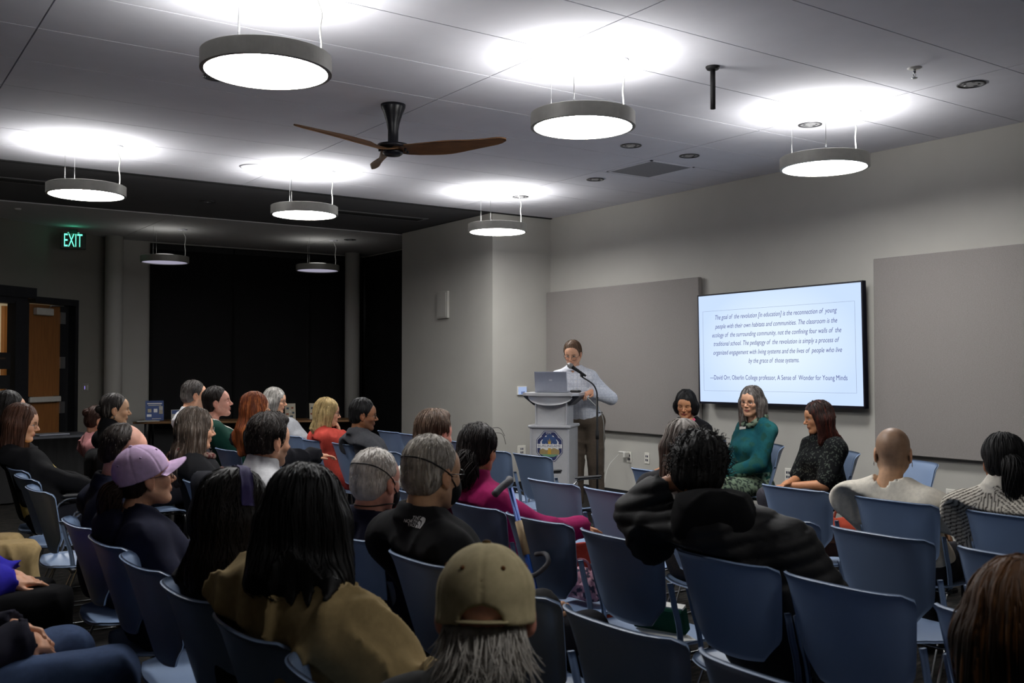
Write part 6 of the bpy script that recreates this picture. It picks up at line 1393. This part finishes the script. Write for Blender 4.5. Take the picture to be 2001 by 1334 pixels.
# tables at the back
M_tabw = mat('table_wood_top', srgb('7d5a35'), .5, nscale=5, namt=.15, stretch=(1, 8, 1))
def table(x, y, rz, L, lab):
    t = thing('folding_table', lab, 'table', (x, y, 0), rz)
    G().box((0, 0, .705), (L, .55, .03), None, .004).build('table_top', M_tabw, t)
    for s in (-1, 1):
        g = G(); g.tube([(s * (L / 2 - .15), -.22, 0), (s * (L / 2 - .15), -.22, .69)], .015, 10); g.tube([(s * (L / 2 - .15), .22, 0), (s * (L / 2 - .15), .22, .69)], .015, 10); g.tube([(s * (L / 2 - .15), -.22, .10), (s * (L / 2 - .15), .22, .10)], .012, 8); g.build('table_leg', M_black, t)
    G().box((0, .15, .45), (L - .4, .02, .45)).build('modesty_panel', M_black, t); return t
table(4.13, 13.55, R(-24), 1.5, 'wooden-topped table with blue display boards against the dark back wall')
table(5.55, 12.92, R(-24), 1.55, 'wooden-topped table with paper leaflets behind the blonde woman')
def tl(cx_, cy_, rz, x, y, z): return Vector((cx_, cy_, z)) + Matrix.Rotation(rz, 3, 'Z') @ Vector((x, y, 0))
M_blue = mat('board_blue', srgb('24488a'), .5, nscale=30, namt=.08); M_paper = mat('paper_white', srgb('d9d8d2'), .8, nscale=40, namt=.03); M_pale = mat('leaflet_cream', srgb('cdc4ae'), .8, nscale=40, namt=.05); M_rust = mat('leaflet_rust', srgb('9a5a44'), .8, nscale=40, namt=.1); M_slate = mat('leaflet_slate', srgb('4a5a6a'), .8, nscale=40, namt=.1)
def stand(x, y, z, rz, w_, hh, m, lab, name, pics, m2, cat):
    t = thing(name, lab, cat, (x, y, z), rz); pan = G().box((0, 0, hh / 2), (w_, .006, hh), Matrix.Rotation(R(-8), 3, 'X')).build('panel', m, t)
    G().box((0, .05, .004), (w_, .12, .008)).build('foot', M_glass if False else M_lam2, t)
    for i, (px, pz, pw, ph) in enumerate(pics): G().box((px * w_, -.005 + .139 * (pz - .5) * hh, pz * hh), (pw * w_, .002, ph * hh), Matrix.Rotation(R(-8), 3, 'X')).build('printed_picture', m2[i % len(m2)], pan)
    return t
q = tl(4.13, 13.55, R(-24), -.52, .0, .72)
stand(q.x, q.y, q.z, R(-8), .235, .27, M_blue, 'large blue upright display board with pictures on the back table', 'display_board', [(0, .85, .8, .05), (0, .76, .7, .04), (-.28, .5, .2, .18), (.05, .5, .2, .18), (.34, .62, .2, .2), (.34, .42, .2, .18), (-.3, .26, .25, .12), (.1, .1, .5, .03)], [M_lam2, M_paper, M_pale], 'display board')
q = tl(4.13, 13.55, R(-24), -.23, -.12, .72)
stand(q.x, q.y, q.z, R(-6), .115, .15, M_paper, 'small upright blue and white card stand beside the blue display board', 'card_stand', [(0, .78, .86, .35), (-.25, .66, .22, .2), (.02, .66, .22, .2), (.28, .66, .22, .2), (0, .3, .7, .04), (0, .2, .6, .04)], [M_blue, M_paper, M_pale, M_pale, M_slate], 'card stand')
q = tl(4.13, 13.55, R(-24), -.60, -.2, .722); t = G().box((0, 0, .004), (.30, .20, .008), Matrix.Rotation(.1, 3, 'Z')).build('paper_stack', M_paper); t.location = q; tag(t, 'flat stack of white paper in front of the blue display board', 'paper')
for i, (dx, lab) in enumerate(((-.60, 'cream leaflet standing beside the grey-bobbed woman on the back table'), (-.28, 'tall cream leaflet standing midway along the leaflet table'), (.05, 'cream leaflet standing just behind the blonde hair'))):
    q = tl(5.55, 12.92, R(-24), dx, -.02 - .02 * (i % 2), .72); stand(q.x, q.y, q.z, R(-10), .145, .22, M_pale, lab, 'leaflet', [(-.25, .7, .22, .12), (.2, .72, .2, .1), (.0, .5, .22, .12), (.28, .42, .2, .12), (-.28, .34, .25, .1), (.05, .9, .7, .04), (.1, .2, .3, .1)], [M_slate, M_rust, M_paper], 'leaflet')
t = thing('equipment_cart', 'low black draped equipment table in front of the doors', 'table', (1.90, 11.9, 0), R(10))
G().box((0, 0, .685), (1.1, .6, .03), None, .005).build('cart_top', M_pdark, t)
n = 40; P = np.array([[((-.54 + 1.08 * i / n), -.295 + .008 * math.sin(i * 1.7), z) for z in (.02, .35, .67)] for i in range(n + 1)]); G().grid(P, True, .004).build('drape', M_shade, t); G().box((0, .05, .34), (1.0, .45, .66)).build('cart_body', M_black, t)
q = (2.02, 11.80, .702); t = G().box((0, 0, .008), (.34, .22, .016), Matrix.Rotation(.3, 3, 'Z'), .004).build('closed_laptop', M_lap); t.location = q; tag(t, 'closed grey laptop lying on the black equipment table', 'laptop')
# the blue cane hooked on a chair
M_cane = mat('cane_blue', srgb('1f4a9a'), .3, .3, nscale=20, namt=.06); M_foam = mat('cane_foam_grey', srgb('55555a'), .8, nscale=40, namt=.1); M_tan = mat('cane_grip_tan', srgb('b7a07c'), .7, nscale=30, namt=.1)
cn = thing('walking_cane', 'blue walking cane with black handle leaning on an empty chair', 'cane', (2.33, 3.37, 0))
A = V(0, .01, .965); B = V(.03, -.28, .36); B = V(.0, -.42, .012); D = (B - A) / np.linalg.norm(B - A)
G().tube([A + D * .02, B - D * .02], .0115, 12).build('shaft', M_cane, cn); G().tube([A + D * .16, A + D * .30], .0150, 12).build('grip_sleeve', M_tan, cn)
G().tube(smooth_path([A + V(.03, .045, .012), A + V(0, .0, .012), A + V(-.05, -.015, -.01), A + V(-.09, -.025, -.035)], 5), .0155, 12).build('handle', M_foam, cn); G().tube([B - D * .05, B - D * .02, B], [.014, .018, .020], 12).build('rubber_tip', M_black, cn)
hk = A + D * .33; G().tube(smooth_path([hk + V(-.016, .05, -.02), hk + V(-.03, .01, -.045), hk + V(-.015, -.06, -.04), hk + V(.02, -.10, .005), hk + V(.03, -.09, .03), hk + V(.05, -.04, .035), hk + V(.06, .03, .02)], 6), .010, 10).build('wrist_loop', M_foam, cn)
# things left on the seats
def prism(name, pts, z0, hh, m, par=None): return G().poly([(x, y, z0) for x, y in pts], (0, 0, hh)).build(name, m, par)
t = thing('green_folder', 'dark green folder on the empty chair seat with papers', 'folder', (2.60, 2.77, .447), R(20)); G().box((0, 0, .058), (.045, .22, .10), Matrix.Rotation(R(-20), 3, 'Y'), .006).build('cover', mat('folder_green', srgb('12392c'), .9, nscale=20, namt=.08, spec=.1), t); G().box((.004, 0, .066), (.030, .212, .10), Matrix.Rotation(R(-20), 3, 'Y')).build('sheets', M_paper, t)
t = G().box((0, 0, .004), (.15, .22, .004), Matrix.Rotation(R(-20), 3, 'Z')).build('loose_papers', M_paper); t.location = (2.60, 2.74, .443); tag(t, 'white papers lying under the green folder on the chair seat', 'paper')
def bag(name, lab, x, y, z, w_, dp, hh, colf, strapm, rz=0):
    t = thing(name, lab, 'bag', (x, y, z), rz); s = S(); s.box((0, 0, hh * .45), (dp / 2, w_ / 2, hh * .45), .03, .01); s.ell((0, 0, hh * .8), (dp * .3, w_ * .32, hh * .3), .05); fold_warp(s, .016, (14, 14, 14), 4); s.add(lambda P: .003 - P[:, 2], .004, 'i')
    v, f = mesh_sdf(s, V(-dp, -w_, -.01), V(dp, w_, hh * 1.3), .007); mx = MX(); mx.add(v, f, colf); mx.build('bag_body', M_cloth, t)
    G().tube(smooth_path([(0, -w_ * .28, hh * .8), (0, -w_ * .16, hh * 1.25), (0, w_ * .16, hh * 1.25), (0, w_ * .28, hh * .8)], 6), .007, 8, True, True, .4).build('bag_handle', strapm, t); return t
def floral(P): n = vnoise(P * 60, 3); m = vnoise(P * 60 + 9, 8); c = np.tile(np.array(srgb('8a6470')), (len(P), 1)); c = np.where((n > .58)[:, None], np.array(srgb('c79aa2')), c); return np.where((m > .62)[:, None], np.array(srgb('2c2a3a')), c)
bag('fabric_bag', 'small pink floral fabric bag on the chair seat behind the cane', 2.70, 3.36, .445, .17, .10, .13, floral, mat('bag_strap_plum', srgb('6a3a4a'), .8, nscale=40, namt=.1), .2)
bag('shoulder_bag', 'brown shoulder bag with red top on the chair before the panelist in black', 4.40, 3.28, .45, .24, .12, .20, lambda P: np.where((P[:, 2] > .15)[:, None], np.array(srgb('a0402c')), np.array(srgb('3a241c'))), mat('bag_strap_rust', srgb('8a3a26'), .7, nscale=40, namt=.1), .4)
def draped(name, lab, x, y, z, sz, col, seed):
    s = S(); s.box((0, 0, 0), np.array(sz) / 2, min(sz) * .45, .02); fold_warp(s, .03, (8, 8, 7), seed); v, f = mesh_sdf(s, -np.array(sz) * .5 - .05, np.array(sz) * .5 + .05, .011); mx = MX(); mx.add(v, f, np.array(col)); o = mx.build(name, M_cloth, None); o.location = (x, y, z); tag(o, lab, 'jacket'); return o
draped('draped_jacket', 'black jacket hung over the chair in front of the pink top', 1.60, 7.42, .70, (.16, .44, .34), srgb('101013'), 3)
draped('draped_jacket', 'dark navy jacket hung over the chair back beside the lavender-capped woman', 1.60, 4.88, .74, (.16, .46, .36), srgb('14151c'), 5)
t = G().box((0, 0, .001), (.21, .15, .002), Matrix.Rotation(R(-8), 3, 'Y')).build('paper_sheet', M_paper); t.location = (1.56, 6.50, .70); t.rotation_euler = (0, 0, .3); tag(t, 'white folded sheet held on the lap of the woman in black cardigan', 'paper')
